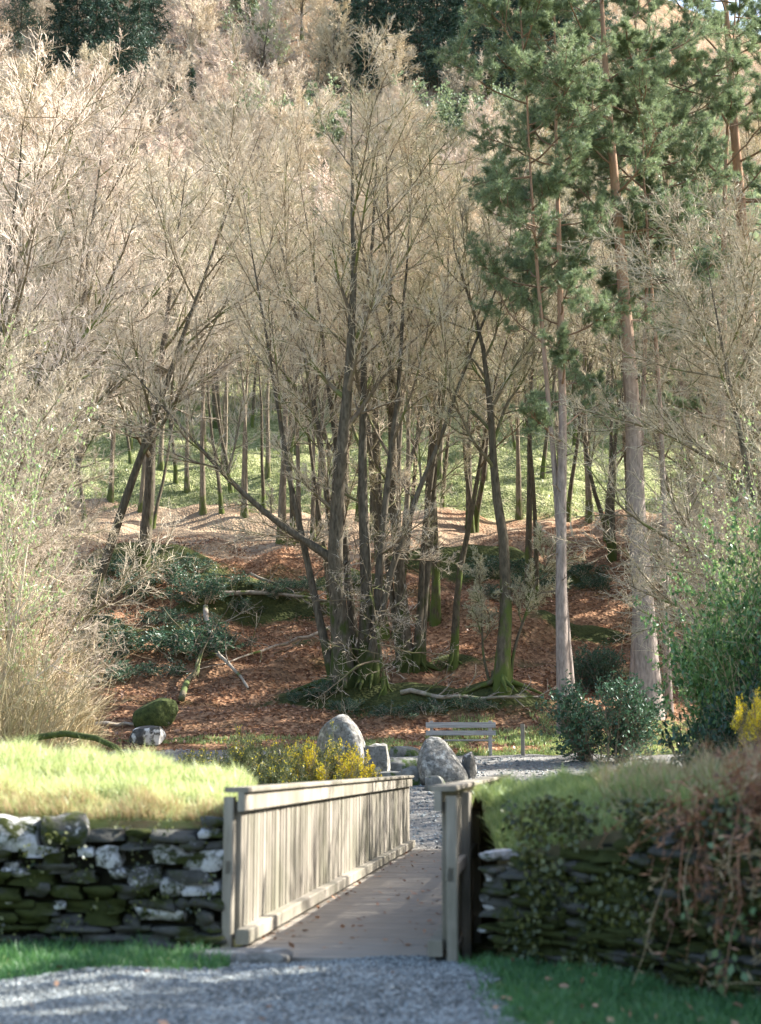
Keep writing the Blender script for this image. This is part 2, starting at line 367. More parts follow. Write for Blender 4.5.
# ------------------------------------------------------------------ tree builders (each at the origin, y forward)
def stems(specs, K, rg, wob=.04):
    "specs: (x, y, lean azimuth, lean, height, radius, straighten)"
    P = np.zeros((len(specs), K, 3)); Rr = np.zeros((len(specs), K)); t = np.linspace(0, 1, K)
    for i, (x, y, az, ln, h, r, st, *z0) in enumerate(specs):
        d = np.array([math.cos(az)*math.sin(ln), math.sin(az)*math.sin(ln), math.cos(ln)]); p = np.array([x, y, z0[0] if z0 else -.35]); P[i,0] = p
        for k in range(1, K):
            d = nrm(d+np.array([0,0,st/(K-1)])+wob*rg.normal(size=3)*np.array([1,1,.3])); p = p+d*h/(K-1); P[i,k] = p
        Rr[i] = r*(1-.98*t)**1.1+.006; Rr[i,0] *= 1.5
        if K > 8: Rr[i,1] *= 1.12
    return P, Rr
def bare_tree(name, seed, specs, n=(14,11,8,5), t0=.3, a=(.65,.6,.6,.6), lf=(.34,.42,.42,.45), up=(.35,.22,.15,.1), wob=.07, twr=.006, bk='bark', tw='twig', limb='limb', roots=0, low=None, K0=14, shape=None):
    rg = np.random.default_rng(seed); root = empty(name)
    P0, R0 = stems(specs, K0, rg, wob*.6)
    V, F = tubes(P0, R0, 9)
    mb = MB(); mb.add(V, F)
    if roots:
        for i in range(len(specs)):
            for k in range(roots):
                az = k*6.283/roots+rg.uniform(-.4,.4); r = specs[i][5]; L = r*rg.uniform(3.5,6)
                c = np.array([specs[i][0], specs[i][1], 0])
                q = [c+np.array([math.cos(az)*s_*L, math.sin(az)*s_*L, zz]) for s_, zz in ((.05,.5),(.25,.16),(.6,.02),(1,-.2))]
                mb.tube(q, np.array([.55,.42,.26,.12])*r, 6)
    mb.build('trunk', bk, root, smooth=True)
    sh = shape or (lambda t: 1.15-.55*t)
    P1, R1 = kids(P0, R0, n[0], t0, .98, a[0]+.12, .22, lf[0], .55, .012, 9, up[0], wob, rg, sh)
    if low:
        Pl, Rl = kids(P0, R0, low[0], low[1], t0, 1.1, .2, low[2], .3, .012, 9, .25, wob*1.3, rg)
        P1 = np.concatenate([P1, Pl]); R1 = np.concatenate([R1, Rl])
    P2, R2 = kids(P1, R1, n[1], .15, .98, a[1]+.1, .3, lf[1], .55, .008, 6, up[1], wob*1.2, rg, lambda t: 1.2-.6*t, .011)
    P3, R3 = kids(P2, R2, n[2], .12, 1, a[2]+.1, .35, lf[2], .6, twr*.7, 5, up[2], wob*1.4, rg, lambda t: 1.2-.5*t, twr*1.1)
    P4, R4 = kids(P3, R3, n[3], .1, 1, a[3]+.1, .35, lf[3], .8, twr*.5, 3, up[3], wob*1.6, rg, None, twr)
    m2 = MB(); V, F = tubes(P1, R1, 6); m2.add(V, F, 0); V, F = tubes(P2, R2, 4); m2.add(V, F, 0)
    V, F = tubes(P3, R3, 3); m2.add(V, F, 1); V, F = tubes(P4, R4, 3); m2.add(V, F, 1)
    m2.build('crown', [limb, tw], root)
    return root
def leafy_bush(name, seed, H, Wd, nst=14, n=(8,6), leaves=6, ls=.09, mat='holly', tw='twig_dark', up=.3, flowers=0, fl_size=.05, wob=.09, leafw=.5, extra=None, part='foliage', base_spread=.25, flo=.5):
    rg = np.random.default_rng(seed); root = empty(name)
    az = rg.uniform(0, 6.283, nst); ln = rg.uniform(.05, 1.0, nst)*math.atan2(Wd, H)*1.25
    d = np.stack([np.cos(az)*np.sin(ln), np.sin(az)*np.sin(ln), np.cos(ln)], 1); p0 = np.stack([np.cos(az), np.sin(az), 0*az-.3], 1)*np.array([base_spread*Wd, base_spread*Wd, 1])
    P0, R0 = strand(p0, d, H*rg.uniform(.7,1.1,nst), np.full(nst, .012*H+.008), np.full(nst,.006), 7, up, wob, rg)
    P1, R1 = kids(P0, R0, n[0], .15, 1, .7, .2, .42, .6, .005, 5, up*.7, wob*1.2, rg, lambda t: 1.2-.5*t, .006)
    P2, R2 = kids(P1, R1, n[1], .1, 1, .7, .25, .5, .7, .003, 3, up*.5, wob*1.4, rg, None, .005)
    mb = MB()
    V, F = tubes(P0, R0, 5); mb.add(V, F); V, F = tubes(P1, R1, 3); mb.add(V, F); V, F = tubes(P2, R2, 3); mb.add(V, F)
    mb.build('stems', tw, root)
    if leaves:
        C, T = pts_on(P2, leaves, rg, .1, 1); D = nrm(T*.5+rdir(len(C), rg)+np.array([0,0,.15])); L = ls*rg.uniform(.6,1.3,len(C))
        V, F = quads(C, D, rdir(len(C), rg), L, L*leafw); mk(part, V, F, mat, root)
    if flowers:
        C, T = pts_on(P2, flowers, rg, .6, 1); k = (rg.random(len(C)) < .8) & (C[:,2] > H*flo*rg.uniform(.5,1.3,len(C))) & (snoise(C[:,0]*3, C[:,1]*3+C[:,2]*2, 1.6, 3) > .0); C = C[k]
        C = np.repeat(C, 5, 0)+rg.normal(0, fl_size*.7, (len(C)*5, 3)); D = rdir(len(C), rg); L = fl_size*rg.uniform(.7,1.3,len(C))
        V, F = quads(C, D, rdir(len(C), rg), L, L*.9); mk('flowers', V, F, 'yellow', root)
    return root
def pine(name, seed, H, r, lean=(0,.03), cb=.5, n=(26,9,7), lw=.24, bend=.0, needles=20, nl=.17, st=0, low=0, droop=-.15):
    rg = np.random.default_rng(seed); root = empty(name)
    P0, R0 = stems([(0,0,lean[0],lean[1],H,r,st)], 18, rg, .02)
    R0 = np.maximum(R0, .03); R0[:,0] = r*1.45
    V, F = tubes(P0, R0, 12); mk('trunk', V, F, 'pine_bark', root, smooth=True)
    sh = lambda t: 1.15*np.sin(np.clip((t-cb)/(1-cb), .12, 1)**.7*np.pi*.92+.12)+.22
    P1, R1 = kids(P0, R0, n[0], cb, .98, 1.35, .2, lw, .3, .02, 9, .45, .13, rg, sh, .03)
    P1l, R1l = kids(P0, R0, 10, cb*.45, cb, 1.5, .25, lw*.33, .18, .006, 6, -.15, .12, rg, None, .012)
    P2, R2 = kids(P1, R1, n[1], .35, 1, .75, .2, .34, .5, .01, 5, .2, .13, rg, None, .012)
    P3, R3 = kids(P2, R2, n[2], .2, 1, .7, .2, .38, .6, .006, 3, .25, .1, rg, None, .007)
    mb = MB(); V, F = tubes(P1, R1, 6); mb.add(V, F, 0); V, F = tubes(P2, R2, 4); mb.add(V, F, 0); V, F = tubes(P3, R3, 3); mb.add(V, F, 1)
    V, F = tubes(P1l, R1l, 4); mb.add(V, F, 1)
    P2l, R2l = kids(P1l, R1l, 4, .3, 1, .7, .2, .4, .6, .004, 3, 0, .12, rg, None, .006); V, F = tubes(P2l, R2l, 3); mb.add(V, F, 1)
    mb.build('limbs', ['pine_limb', 'twig_dark'], root)
    C, T = pts_on(P3, 5, rg, .1, 1.02); C = np.repeat(C, needles, 0); T = np.repeat(T, needles, 0)
    D = nrm(T*.7+rdir(len(C), rg)*.8+np.array([0,0,.15])); L = nl*rg.uniform(.6,1.2,len(C))
    V, F = quads(C, D, rdir(len(C), rg), L, np.full(len(C), .011)); mk('crown', V, F, 'needle', root)
    return root
def spruce(name, seed, H, Wd):
    rg = np.random.default_rng(seed); root = empty(name)
    P0, R0 = stems([(0,0,0,.01,H,.011*H,0)], 10, rg, .01); V, F = tubes(P0, R0, 7); mk('trunk', V, F, 'bark_dark', root, smooth=True)
    P1, R1 = kids(P0, R0, 150, .03, .99, 1.65, .12, Wd/H*1.0, .2, .02, 6, .15, .05, rg, lambda t: 1.12-t, .02)
    P2, R2 = kids(P1, R1, 14, .12, 1, .85, .15, .34, .5, .01, 4, -.35, .08, rg, lambda t: 1.2-.7*t, .012)
    C, T = pts_on(P2, 18, rg); D = nrm(T*.8+rdir(len(C), rg)*.7+np.array([0,0,-.25])); L = .3*rg.uniform(.6,1.3,len(C))
    V, F = quads(C, D, rdir(len(C), rg), L, L*.32); V1, F1 = tubes(P1, R1, 3)
    mb = MB(); mb.add(V, F, 0); mb.add(V1, F1, 1); mb.build('crown', ['spruce', 'twig_dark'], root)
    return root

# ------------------------------------------------------------------ ground
def axis(parts):
    out = [];
    for a, b, s in parts: out += list(np.arange(a, b, s))
    return np.array(out+[parts[-1][1]])
ys = axis([(-40,0,2.),(0,6,.5),(6,40,.2),(40,70,.25),(70,110,.6),(110,300,3),(300,420,12)])
xs = axis([(-330,-60,10),(-60,-25,1.2),(-25,-8,.4),(-8,8,.2),(8,25,.4),(25,60,1.2),(60,330,10)])
X, Y = np.meshgrid(xs, ys); Z = terr(X, Y)
n0, n1 = X.shape; idx = np.arange(n0*n1).reshape(n0, n1)
F = np.stack([idx[:-1,:-1], idx[:-1,1:], idx[1:,1:], idx[1:,:-1]], -1).reshape(-1, 4)
xx, yv = X.ravel(), Y.ravel()
hill = sstep(100,125,yv)
green = np.clip((1-sstep(36, 39.5, yv))+.45*hill+sstep(70, 78, yv)*(1-sstep(100,135,yv))*.85+.35*sstep(3.5,9,xx)*(yv < 48), 0, 1)
green = green*np.where(yv < 40, 1, 1)
pale = sstep(62,66.5,yv)*(1-sstep(74,80,yv))*(1.0-.5*sstep(-2,5,xx))+.5*hill  # terrace strip: its sunshine is put in as paler ground colour
moss = moss_w(xx, yv)*.85*(yv > 38)+(.16+.25*np.clip(snoise(xx, yv, 4, 6), 0, 1))*(yv > 38)*(yv < 66)
ground = tag(mk('ground', np.stack([xx, yv, Z.ravel()], 1), F, 'ground', smooth=True, attr=('zone', np.stack([moss, green, pale], 1))), kind='structure', label='leaf-strewn woodland floor rising behind the path into mossy terraces')
def sheet(name, mat, x0, x1, y0, y1, s, inside, off, kind='structure', label=None):
    gx_, gy_ = np.arange(x0, x1+s/2, s), np.arange(y0, y1+s/2, s); X, Y = np.meshgrid(gx_, gy_); a, b = X.shape
    idx = np.arange(a*b).reshape(a, b); F = np.stack([idx[:-1,:-1], idx[:-1,1:], idx[1:,1:], idx[1:,:-1]], -1).reshape(-1,4)
    cx, cy = X.ravel()[F].mean(1), Y.ravel()[F].mean(1); F = F[inside(cx, cy)]
    u, inv = np.unique(F, return_inverse=True); F = inv.reshape(F.shape)
    V = np.stack([X.ravel(), Y.ravel(), (terr(X, Y)).ravel()+off], 1)[u]
    o = mk(name, V, F, mat, smooth=True); return tag(o, kind=kind, label=label)
BD = np.array([.117, 1., 0]); BD /= np.linalg.norm(BD); BR = np.array([BD[1], -BD[0], 0])     # bridge direction and its right
def bl(y): return -1.0+.117*(y-10.4)       # inner face of the left parapet
def br_(y): return .46+.117*(y-9.7)        # outer face of the right parapet
def in_front(x, y):
    e = .08*np.sin(x*3.1)+.05*np.sin(x*7.7+1)
    ok = y < np.where(x < -.95, 9.35+.12*x+.35*sstep(-1.6,-.95,x)+e, 10.35)
    r = .72-(9.3-y)*.0+ (y < 9.35)*0
    rx_ = np.interp(y, [0, 5, 7.0, 8.0, 9.3, 9.7, 10.4], [1.6, 1.0, .72, .66, .64, .5, .5])+.03*np.sin(y*5)+.05*snoise(x,y,.5,3)
    return ok & (x < rx_)
def in_path(x, y):
    n = .35*snoise(x, y, 2.2, 7)
    w = sstep(22, 34, y)
    a = (y >= 22.3) & (x > bl(y)+.02-3.2*w+n*w) & (x < br_(y)+1.1*w+n*w+.05) & (y < 36)
    b = (y > 33.4+.2*n+.02*np.abs(x)) & (y < 37.6+n*.5+1.9*(1-sstep(-5,-2,x))) & (x > -14)
    return a | b
sheet('gravel_track', 'gravel', -9, 2.2, -20, 10.5, .06, in_front, .012, label='blue-grey gravel track in front of the footbridge')
sheet('woodland_path', 'path', -14, 16, 22.2, 38.4, .2, in_path, .03, label='grey earth path between the bridge and the bench')
o = mk('stream', np.array([[-60,14,-1.2],[60,14,-1.2],[60,22,-1.2],[-60,22,-1.2]]), np.array([[0,1,2,3]]), 'slab'); tag(o, kind='structure', label='shallow stream under the footbridge')
wm = NT('stream_water'); wv = wm.coord(); wf = wm.noise(wv, 6, 3); wm.bsdf((.02,.03,.02), .08, wf, .3, .03, .5); o.data.materials[0] = wm.m

# stones scattered on the tracks
def pebbles(name, n, reg, smin, smax, mat, label, seed, off=.0):
    rg = np.random.default_rng(seed); x = rg.uniform(reg[0], reg[1], n); y = rg.uniform(reg[2], reg[3], n)
    k = (in_front(x, y) if reg[3] < 12 else in_path(x, y)); x, y = x[k], y[k]; z = terr(x, y)+off
    s = rg.uniform(smin, smax, len(x))**1.0
    oc = np.array([[1,0,0],[0,1,0],[-1,0,0],[0,-1,0],[0,0,.6],[0,0,-.6]]); fc = np.array([[0,1,4],[1,2,4],[2,3,4],[3,0,4],[1,0,5],[2,1,5],[3,2,5],[0,3,5]])
    az = rg.uniform(0,6.28,len(x)); V = oc[None]*s[:,None,None]*rg.uniform(.6,1.3,(len(x),6,1))
    c, s_ = np.cos(az)[:,None], np.sin(az)[:,None]; V = np.stack([V[...,0]*c-V[...,1]*s_, V[...,0]*s_+V[...,1]*c, V[...,2]], -1)
    V += np.stack([x, y, z+s*.1], 1)[:,None,:]; F = (np.arange(len(x))[:,None,None]*6+fc[None]).reshape(-1,3)
    tag(mk(name, V.reshape(-1,3), F, mat), label, kind='stuff')
M['pebble'] = leafmat('gravel_stones', (.045,.052,.052), (.29,.315,.312), 3, 0)
pebbles('gravel_stones', 45000, (-3.6,1.4,6.2,10.5), .006, .017, 'pebble', 'loose blue-grey stones covering the near track', 1, .012)
pebbles('path_stones', 9000, (-6,8,22.5,37), .015, .05, 'pebble', 'pale loose stones on the far path', 2, .03)

# ------------------------------------------------------------------ banks and walls
def bank(name, pts, top, crest, label, mat):
    "pts: front line (x,y) left to right; top height(s), crest height(s)"
    pts = np.array(pts); nS = 60; t = np.linspace(0, 1, nS); u = np.linspace(0, 1, len(pts))
    fx, fy = np.interp(t, u, pts[:,0]), np.interp(t, u, pts[:,1]); tp, cr = np.interp(t, u, top), np.interp(t, u, crest)
    rows = []
    for yb, w in ((0,0),(0,1)): rows.append((fx, fy+.28, (-.3 if w == 0 else tp)))
    for s in np.linspace(.15, 1, 10): rows.append((fx, fy+.28+s*2.3, tp+(cr-tp)*math.sin(s*1.57)+.05*snoise(fx*3, fx*0+s*5, 1.5, 2)))
    for s in np.linspace(.15, 1, 8): rows.append((fx, fy+2.58+s*3.2, cr-(cr+1.3)*(.5-.5*math.cos(s*3.14))))
    V = np.stack([np.stack(np.broadcast_arrays(*r), -1) for r in rows]).astype(float); a, b = V.shape[:2]; idx = np.arange(a*b).reshape(a,b)
    F = np.stack([idx[:-1,:-1], idx[:-1,1:], idx[1:,1:], idx[1:,:-1]], -1).reshape(-1,4)
    o = mk(name, V.reshape(-1,3), F, mat, smooth=True); tag(o, label, kind='structure')
    V2 = V
    def samp(n, rg, s0=1, s1=12):
        i = rg.uniform(s0, s1, n); j = rg.uniform(0, b-1.001, n); i0, j0 = i.astype(int), j.astype(int); fi, fj = (i-i0)[:,None], (j-j0)[:,None]
        return (V2[i0,j0]*(1-fi)*(1-fj)+V2[i0+1,j0]*fi*(1-fj)+V2[i0,j0+1]*(1-fi)*fj+V2[i0+1,j0+1]*fi*fj)
    return samp
LW = [(-9,9.6),(-6,9.95),(-3.6,10.25),(-2.2,10.45),(-1.10,10.5)]
RW = [(.78,9.75),(1.3,9.25),(1.9,8.5),(2.6,7.6),(3.6,6.2),(5,4)]
sL = bank('grass_bank', LW, [.95,.93,.90,.86,.84], [1.4,1.36,1.34,1.22,1.05], 'sunlit grass bank on top of the left stone wall', 'soil')
sR = bank('overgrown_bank', RW, [.64,.78,1.0,1.05,1.05,1.0], [.98,1.06,1.15,1.2,1.2,1.2], 'shaded overgrown bank behind the right wall', 'soil_brown')

_g = np.linspace(-1, 1, 5)
def cube_template():
    V = []; F = []
    for ax in range(3):
        for sg in (-1, 1):
            b = len(V); 
            for i in range(5):
                for j in range(5):
                    p = [0,0,0]; p[ax] = sg; p[(ax+1)%3] = _g[i]; p[(ax+2)%3] = _g[j]; V.append(p)
            for i in range(4):
                for j in range(4):
                    q = [b+i*5+j, b+(i+1)*5+j, b+(i+1)*5+j+1, b+i*5+j+1]; F.append(q if sg > 0 else q[::-1])
    return np.array(V, float), np.array(F)
CT, CF = cube_template()
def stone(mb, c, d, ax, rg, round_=.35, a=(0,0,0), mi=0, nz=.12):
    P = CT.copy(); sph = P/np.linalg.norm(P, axis=1, keepdims=True)*1.18; P = P*(1-round_)+sph*round_
    ph = rg.uniform(0, 6.28, 6)
    n = np.sin(P[:,0]*2.3+ph[0]+P[:,1]*1.7)+np.sin(P[:,1]*2.9+ph[1]-P[:,2]*2)+np.sin(P[:,2]*2.5+ph[2]+P[:,0]*1.1)+.5*np.sin(P[:,0]*5+P[:,2]*4+ph[3])
    P = P*(1+nz*.5*n[:,None]); P[:,2] += P[:,0]*rg.uniform(-.15,.15)
    mb.add(np.array(c)+(P*np.array(d)/2)@np.array(ax), CF, mi, a)
def stone_wall(name, line, hts, seed, pale, label, moss=.75, end=None):
    rg = np.random.default_rng(seed); line = np.array(line); seg = np.linalg.norm(np.diff(line, axis=0), axis=1); cum = np.concatenate([[0], np.cumsum(seg)])
    mb = MB(); core = MB(); L = cum[-1]
    def at(s):
        x, y = np.interp(s, cum, line[:,0]), np.interp(s, cum, line[:,1]); i = min(np.searchsorted(cum, s, 'right')-1, len(seg)-1); d = (line[i+1]-line[i])/seg[i]
        return x, y, np.array([d[0], d[1], 0])
    pl = []
    for px, py, w, h in pale:
        best = min(np.linspace(0, L, 500), key=lambda s: abs(project(at(s)[0], at(s)[1], .5)[0]-px)); best = min(best, L-w*10/F_*.48); x, y, d = at(best)
        k = y*1.02/F_; z = CZ-(py-765)/F_*y; pl.append((best, z, w*k, h*k))
        stone(mb, (x, y+.075, z), (w*k*.86, .32, h*k*.8), (d, (-d[1], d[0], 0), (0,0,1)), rg, .36, (.58+rg.uniform(-.14,.13), .2, 0), nz=.2)
    z = -.05
    while z < max(hts):
        h = rg.uniform(.04, .10); s = -rg.uniform(0,.3)
        while s < L:
            w = rg.uniform(.10, .36); sc = s+w/2; zc = z+h/2+rg.normal(0,.008)
            top = np.interp(sc, cum, np.interp(np.linspace(0,1,len(line)), np.linspace(0,1,len(hts)), hts))
            if zc < top and not any(abs(sc-q[0]) < q[2]*.46 and abs(zc-q[1]) < q[3]*.42 for q in pl) and sc+w*.5 < L+.02 and sc > 0:
                x, y, d = at(min(sc, L)); nrm_ = np.array([-d[1], d[0], 0])
                v = rg.random(); tone = (.42 if v > .88 else .22*rg.random(), moss*rg.uniform(0,1), 0)
                stone(mb, (x, y+rg.uniform(.05,.1), zc), (w*.97, .34, h*rg.uniform(.85,1.1)), (d, nrm_, (0,0,1)), rg, .34, tone, nz=.22)
            s += w
        z += h*.97
    root = empty(name, (0,0,0)); tag(root, label, 'stone wall')
    mb.build('stones', 'wall', root, smooth=True, attr='tone')
    for i in range(len(line)-1):
        d = np.array([*(line[i+1]-line[i]), 0]); c = (line[i]+line[i+1])/2; hh = (hts[i]+hts[i+1])/2 if len(hts) == len(line) else max(hts)
        n = np.array([-d[1], d[0], 0])/seg[i]; core.box((c[0]+n[0]*.21, c[1]+n[1]*.21, (hh-.4)/2), (seg[i]+.02*i, .18+.005*i, hh+.3), (d/seg[i], n, (0,0,1)))
    core.build('core', 'core', root)
    return root
stone_wall('stone_wall', LW, [.93,.92,.90,.86,.84], 5, [(12,832,48,42),(63,830,46,42),(14,868,30,10),(40,848,34,14),(108,852,30,26),(172,850,40,24),(195,857,26,14),(222,857,42,24),(148,873,34,30),(178,882,34,20),(222,882,40,16),(216,820,26,10),(84,848,18,12),(120,868,24,14),(110,900,18,18),(8,893,14,12),(160,907,50,16),(226,830,26,12),(10,862,16,10),(60,898,14,10)],
           'dark mossy dry-stone wall with pale stones, left of the footbridge')
stone_wall('stone_wall', RW, [.62,.74,.9,.95,.95,.9], 6, [(497,851,20,9),(503,872,12,12),(494,893,14,16),(504,903,18,10),(491,921,12,7),(657,914,20,22),(504,853,8,8),(527,888,9,10)], 'moss-smothered dry-stone wall right of the footbridge', moss=1)

# ------------------------------------------------------------------ footbridge
fb = tag(empty('footbridge', (-.2,10.2,0)), 'grey weathered timber footbridge with boarded parapets leading to the woods', 'footbridge')
def rel(o): o.matrix_parent_inverse = fb.matrix_world.inverted(); return o
fbm = (-.2, 10.2, 0)
def bx_(mb, along, right, z, d, ch=0.004, base=(-1.0,10.4), mi=0, tiltv=None):
    p = np.array([base[0], base[1], 0])+BD*along+BR*right+np.array([0,0,z])-np.array(fbm)
    mb.box(p, d, (BR, BD, (0,0,1)) if tiltv is None else (tiltv, BD, np.cross(tiltv, BD)), mi, ch)
LEN = 12.3
# deck boards laid across
rg = np.random.default_rng(11); mb = MB(); s = -.35
while s < LEN+.15:
    bx_(mb, s+.07, .76, -.02+rg.uniform(-.002,.002), (1.50, .139, .05), .006); s += .142
mb.build('deck', 'deck', fb)
mb = MB()
for r in (.12, .75, 1.4): bx_(mb, LEN/2, r, -.17, (.12, LEN, .24), .01)
mb.build('beam', 'timber', fb)
def parapet(side, base, L, label, seed, Hh=1.07):
    rg = np.random.default_rng(seed); mb = MB(); s = .09; sg = side     # sg: +1 the walkway lies to the right of the panel
    while s < L:
        bx_(mb, s+.06, -.012*sg+rg.normal(0,.002), (Hh-.07)/2+.03+rg.normal(0,.003), (.045, .088, Hh-.14), .004, base); s += .118
    par = mb.build('parapet', 'timber', fb); par['label'] = label
    m = MB(); n = 5; l = L/n
    for i in range(n):
        bx_(m, l*(i+.5)+.0, .028*sg, Hh-.075, (.05, l-.006, .13), .006, base)
    for i in range(n): bx_(m, l*(i+.5), -.005*sg, Hh+.008, (.17, l-.006, .035), .006, base)
    m.build('handrail', 'timber', par)
    m = MB(); bx_(m, L/2, .05*sg, .085, (.095, L, .10), .008, base); m.build('kick_rail', 'timber', par)
    m = MB(); bx_(m, L/2, -.05*sg, .55, (.05, L, .09), .006, base); m.build('rail', 'timber', par)
    k = int(round(L/1.5))
    for i in range(k+1):
        q = MB(); bx_(q, min(max(i*L/k, .05), L-.05)-(.0 if i else .0), -.062*sg, (Hh-.35)/2-.02, (.07, .10, Hh+.31), .008, base); q.build('post', 'timber', par)
    return par
parapet(1, (-1.0,10.4), LEN, 'sunlit left parapet of vertical boards under a broad handrail', 1)
pr = parapet(-1, (.40,9.75), LEN, 'right parapet seen from its shaded outer side', 2, 1.09)
# threshold slab
mb = MB(); rg = np.random.default_rng(4)
stone(mb, (-.93,9.93,.0), (.62,.34,.11), np.eye(3), rg, .35, nz=.1); tag(mb.build('threshold_stone', 'rock', smooth=True), 'pale flat stone on the gravel at the foot of the left parapet', 'stone')

# ------------------------------------------------------------------ grass and ground cover
def blades(name, C, h, w, mat, label, seed, lean=.35, bias=(0,0,0), parent=None, droop=0, seg=2):
    rg = np.random.default_rng(seed); n = len(C); az = rg.uniform(0,6.283,n); ln = rg.normal(0, lean, n)
    D = nrm(np.stack([np.cos(az)*np.sin(ln), np.sin(az)*np.sin(ln), np.cos(ln)], 1)+np.array(bias)); L = h*rg.uniform(.5,1.3,n)*(1+.45*snoise(C[:,0]*4, C[:,1]*4, 1.6, 1)+.35*snoise(C[:,0]*14, C[:,1]*14, 1.6, 2))
    L = np.maximum(L, h*.2)
    az2 = rg.uniform(0,6.283,n); sd = np.stack([np.cos(az2), np.sin(az2), 0*az2], 1)*(w*rg.uniform(.6,1.3,n))[:,None]/2
    b = nrm(np.stack([D[:,0], D[:,1], D[:,2]*0-droop*.5+1e-3], 1))
    m_ = C+D*(L*.55)[:,None]; e = m_+nrm(D+b*.55)*(L*.45)[:,None]
    V = np.stack([C-sd, C+sd, m_+sd*.8, m_-sd*.8, e], 1).reshape(-1,3); k = np.arange(n)[:,None]*5
    o = mk(name, V, [k+np.array([[0,1,2,3]]), k+np.array([[3,2,4]])], mat, parent)
    if label: tag(o, label, kind='stuff')
    return o
rg = np.random.default_rng(21)
C = sL(90000, rg); C = C[(C[:,0] > -5.2)]
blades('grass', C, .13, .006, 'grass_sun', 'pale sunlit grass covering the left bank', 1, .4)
C = sL(9000, rg, 1.2, 2.8); C = C[C[:,0] > -5.2]; C[:,1] -= .1; blades('dry_grass', C, .2, .005, 'straw', 'straw-coloured dead grass hanging over the left wall top', 2, .5, (0,-.9,-.45))
def scatter(x0, x1, y0, y1, n, cond, rg):
    x, y = rg.uniform(x0,x1,n), rg.uniform(y0,y1,n); k = cond(x, y); x, y = x[k], y[k]; return np.stack([x, y, terr(x,y)], 1)
LWy = lambda x: np.interp(x, [p[0] for p in LW], [p[1] for p in LW])
RWy = lambda x: np.interp(x, [p[0] for p in RW], [p[1] for p in RW])
C = scatter(-5,-.95,8.3,10.6,50000, lambda x,y: ~in_front(x+rg.normal(0,.05,len(x)),y+rg.normal(.03,.07,len(x))) & (y < LWy(x)-.0), rg)
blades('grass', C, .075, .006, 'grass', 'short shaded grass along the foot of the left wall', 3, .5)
C = scatter(.45,4,5.6,9.9,90000, lambda x,y: ~in_front(x+rg.normal(.03,.07,len(x)),y) & (y < RWy(x)-.05) & (x > .5), rg)
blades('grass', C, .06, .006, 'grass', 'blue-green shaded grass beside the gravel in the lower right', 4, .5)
C = sR(60000, rg, 1, 12); C = C[(C[:,0] < 5) & ((C[:,0]-.1*C[:,1] < .9+.5*rg.random(len(C))))]
blades('grass', C, .10, .006, 'grass_mid', 'green tufted grass on the right bank beside the parapet', 5, .45)
C = sR(9000, rg, 1.5, 12); C = C[(C[:,0] < 4.5) & (C[:,0]-.1*C[:,1] > .5)]
blades('dry_grass', C, .2, .006, 'straw', 'dry straw grass mixed through the right bank', 6, .7)
C = scatter(-9,0,26,34.5,60000, lambda x,y: ~in_path(x,y) & (snoise(x,y,2.5,1) > -.35), rg)
blades('grass', C, .12, .018, 'grass_mid', 'rough grass between the far path and the stream on the left', 7, .4)
C = scatter(2,14,24,42,80000, lambda x,y: ~in_path(x,y) & (snoise(x,y,2.5,2) > -.3), rg)
blades('grass', C, .14, .02, 'grass_mid', 'rough grass around the far path on the right', 8, .4)
C = scatter(-9,9,37.4,40.5,26000, lambda x,y: ~in_path(x,y) & (snoise(x,y,1.8,3) > -.1), rg)
blades('grass', C, .1, .02, 'grass_mid', 'thin grass strip along the back edge of the far path', 9, .4)
C = scatter(-24,22,75,104,110000, lambda x,y: (snoise(x,y*2.2,5,3) > .05), rg)
blades('grass', C, .2, .05, 'grass_slope', 'light green grass on the terrace and slope under the trees', 10, .4)
# fallen leaves
C = scatter(-18,20,38,68,130000, lambda x,y: (moss_w(x,y)*.8+.25*snoise(x,y,1.6,4) < .45) & (snoise(x*.6,y,2.6,7)+rg.normal(0,.35,len(x)) > -.35), rg); n = len(C); C[:,2] += .02
D = rdir(n, rg); D[:,2] = np.abs(D[:,2])*.35; D = nrm(D); N_ = nrm(rdir(n, rg)*.6+np.array([0,0,1])); L = rg.uniform(.05,.13,n)
V, F = quads(C, D, N_, L, L*.7); tag(mk('fallen_leaves', V, F, 'deadleaf'), 'russet fallen leaves carpeting the woodland slope', kind='stuff')
# creepers over the walls
def wall_pts(line, n, rg, z0, z1, off=.0, x0=-99, x1=99):
    line = np.array(line); seg = np.linalg.norm(np.diff(line, axis=0), axis=1); cum = np.concatenate([[0], np.cumsum(seg)])
    s = rg.uniform(0, cum[-1], n); x, y = np.interp(s, cum, line[:,0]), np.interp(s, cum, line[:,1]); z = rg.uniform(z0, z1, n)
    P = np.stack([x, y-.12-off-rg.uniform(0,.1,n), z], 1); return P[(x > x0) & (x < x1)]
def leaves(name, C, ls, mat, label, seed, cat='creeper', thing=True, nbias=(0,-.6,.2)):
    rg = np.random.default_rng(seed); n = len(C); D = nrm(rdir(n, rg)+np.array([0,-.2,-.5])); N_ = nrm(rdir(n, rg)*.8+np.array(nbias)); L = ls*rg.uniform(.6,1.4,n)
    V, F = quads(C, D, N_, L, L*.75); o = mk(name, V, F, mat); tag(o, label, kind='stuff'); return o
C = wall_pts(RW, 30000, rg, 0, 1.05, .02, .74, 4.2); C = C[(snoise(C[:,0]*3, C[:,2]*3, 1.3, 2)+rng.normal(0,.25,len(C)) > -.05) & (C[:,0] > .98-.25*rg.random(len(C)))]
leaves('wall_ivy', C, .042, 'ivy', 'dark green creeper smothering the right wall', 31)
C = wall_pts(LW, 9000, rg, 0, .9, -.05, -5, -1.15); C = C[(snoise(C[:,0]*3, C[:,2]*3, 1.3, 4) > .25)]
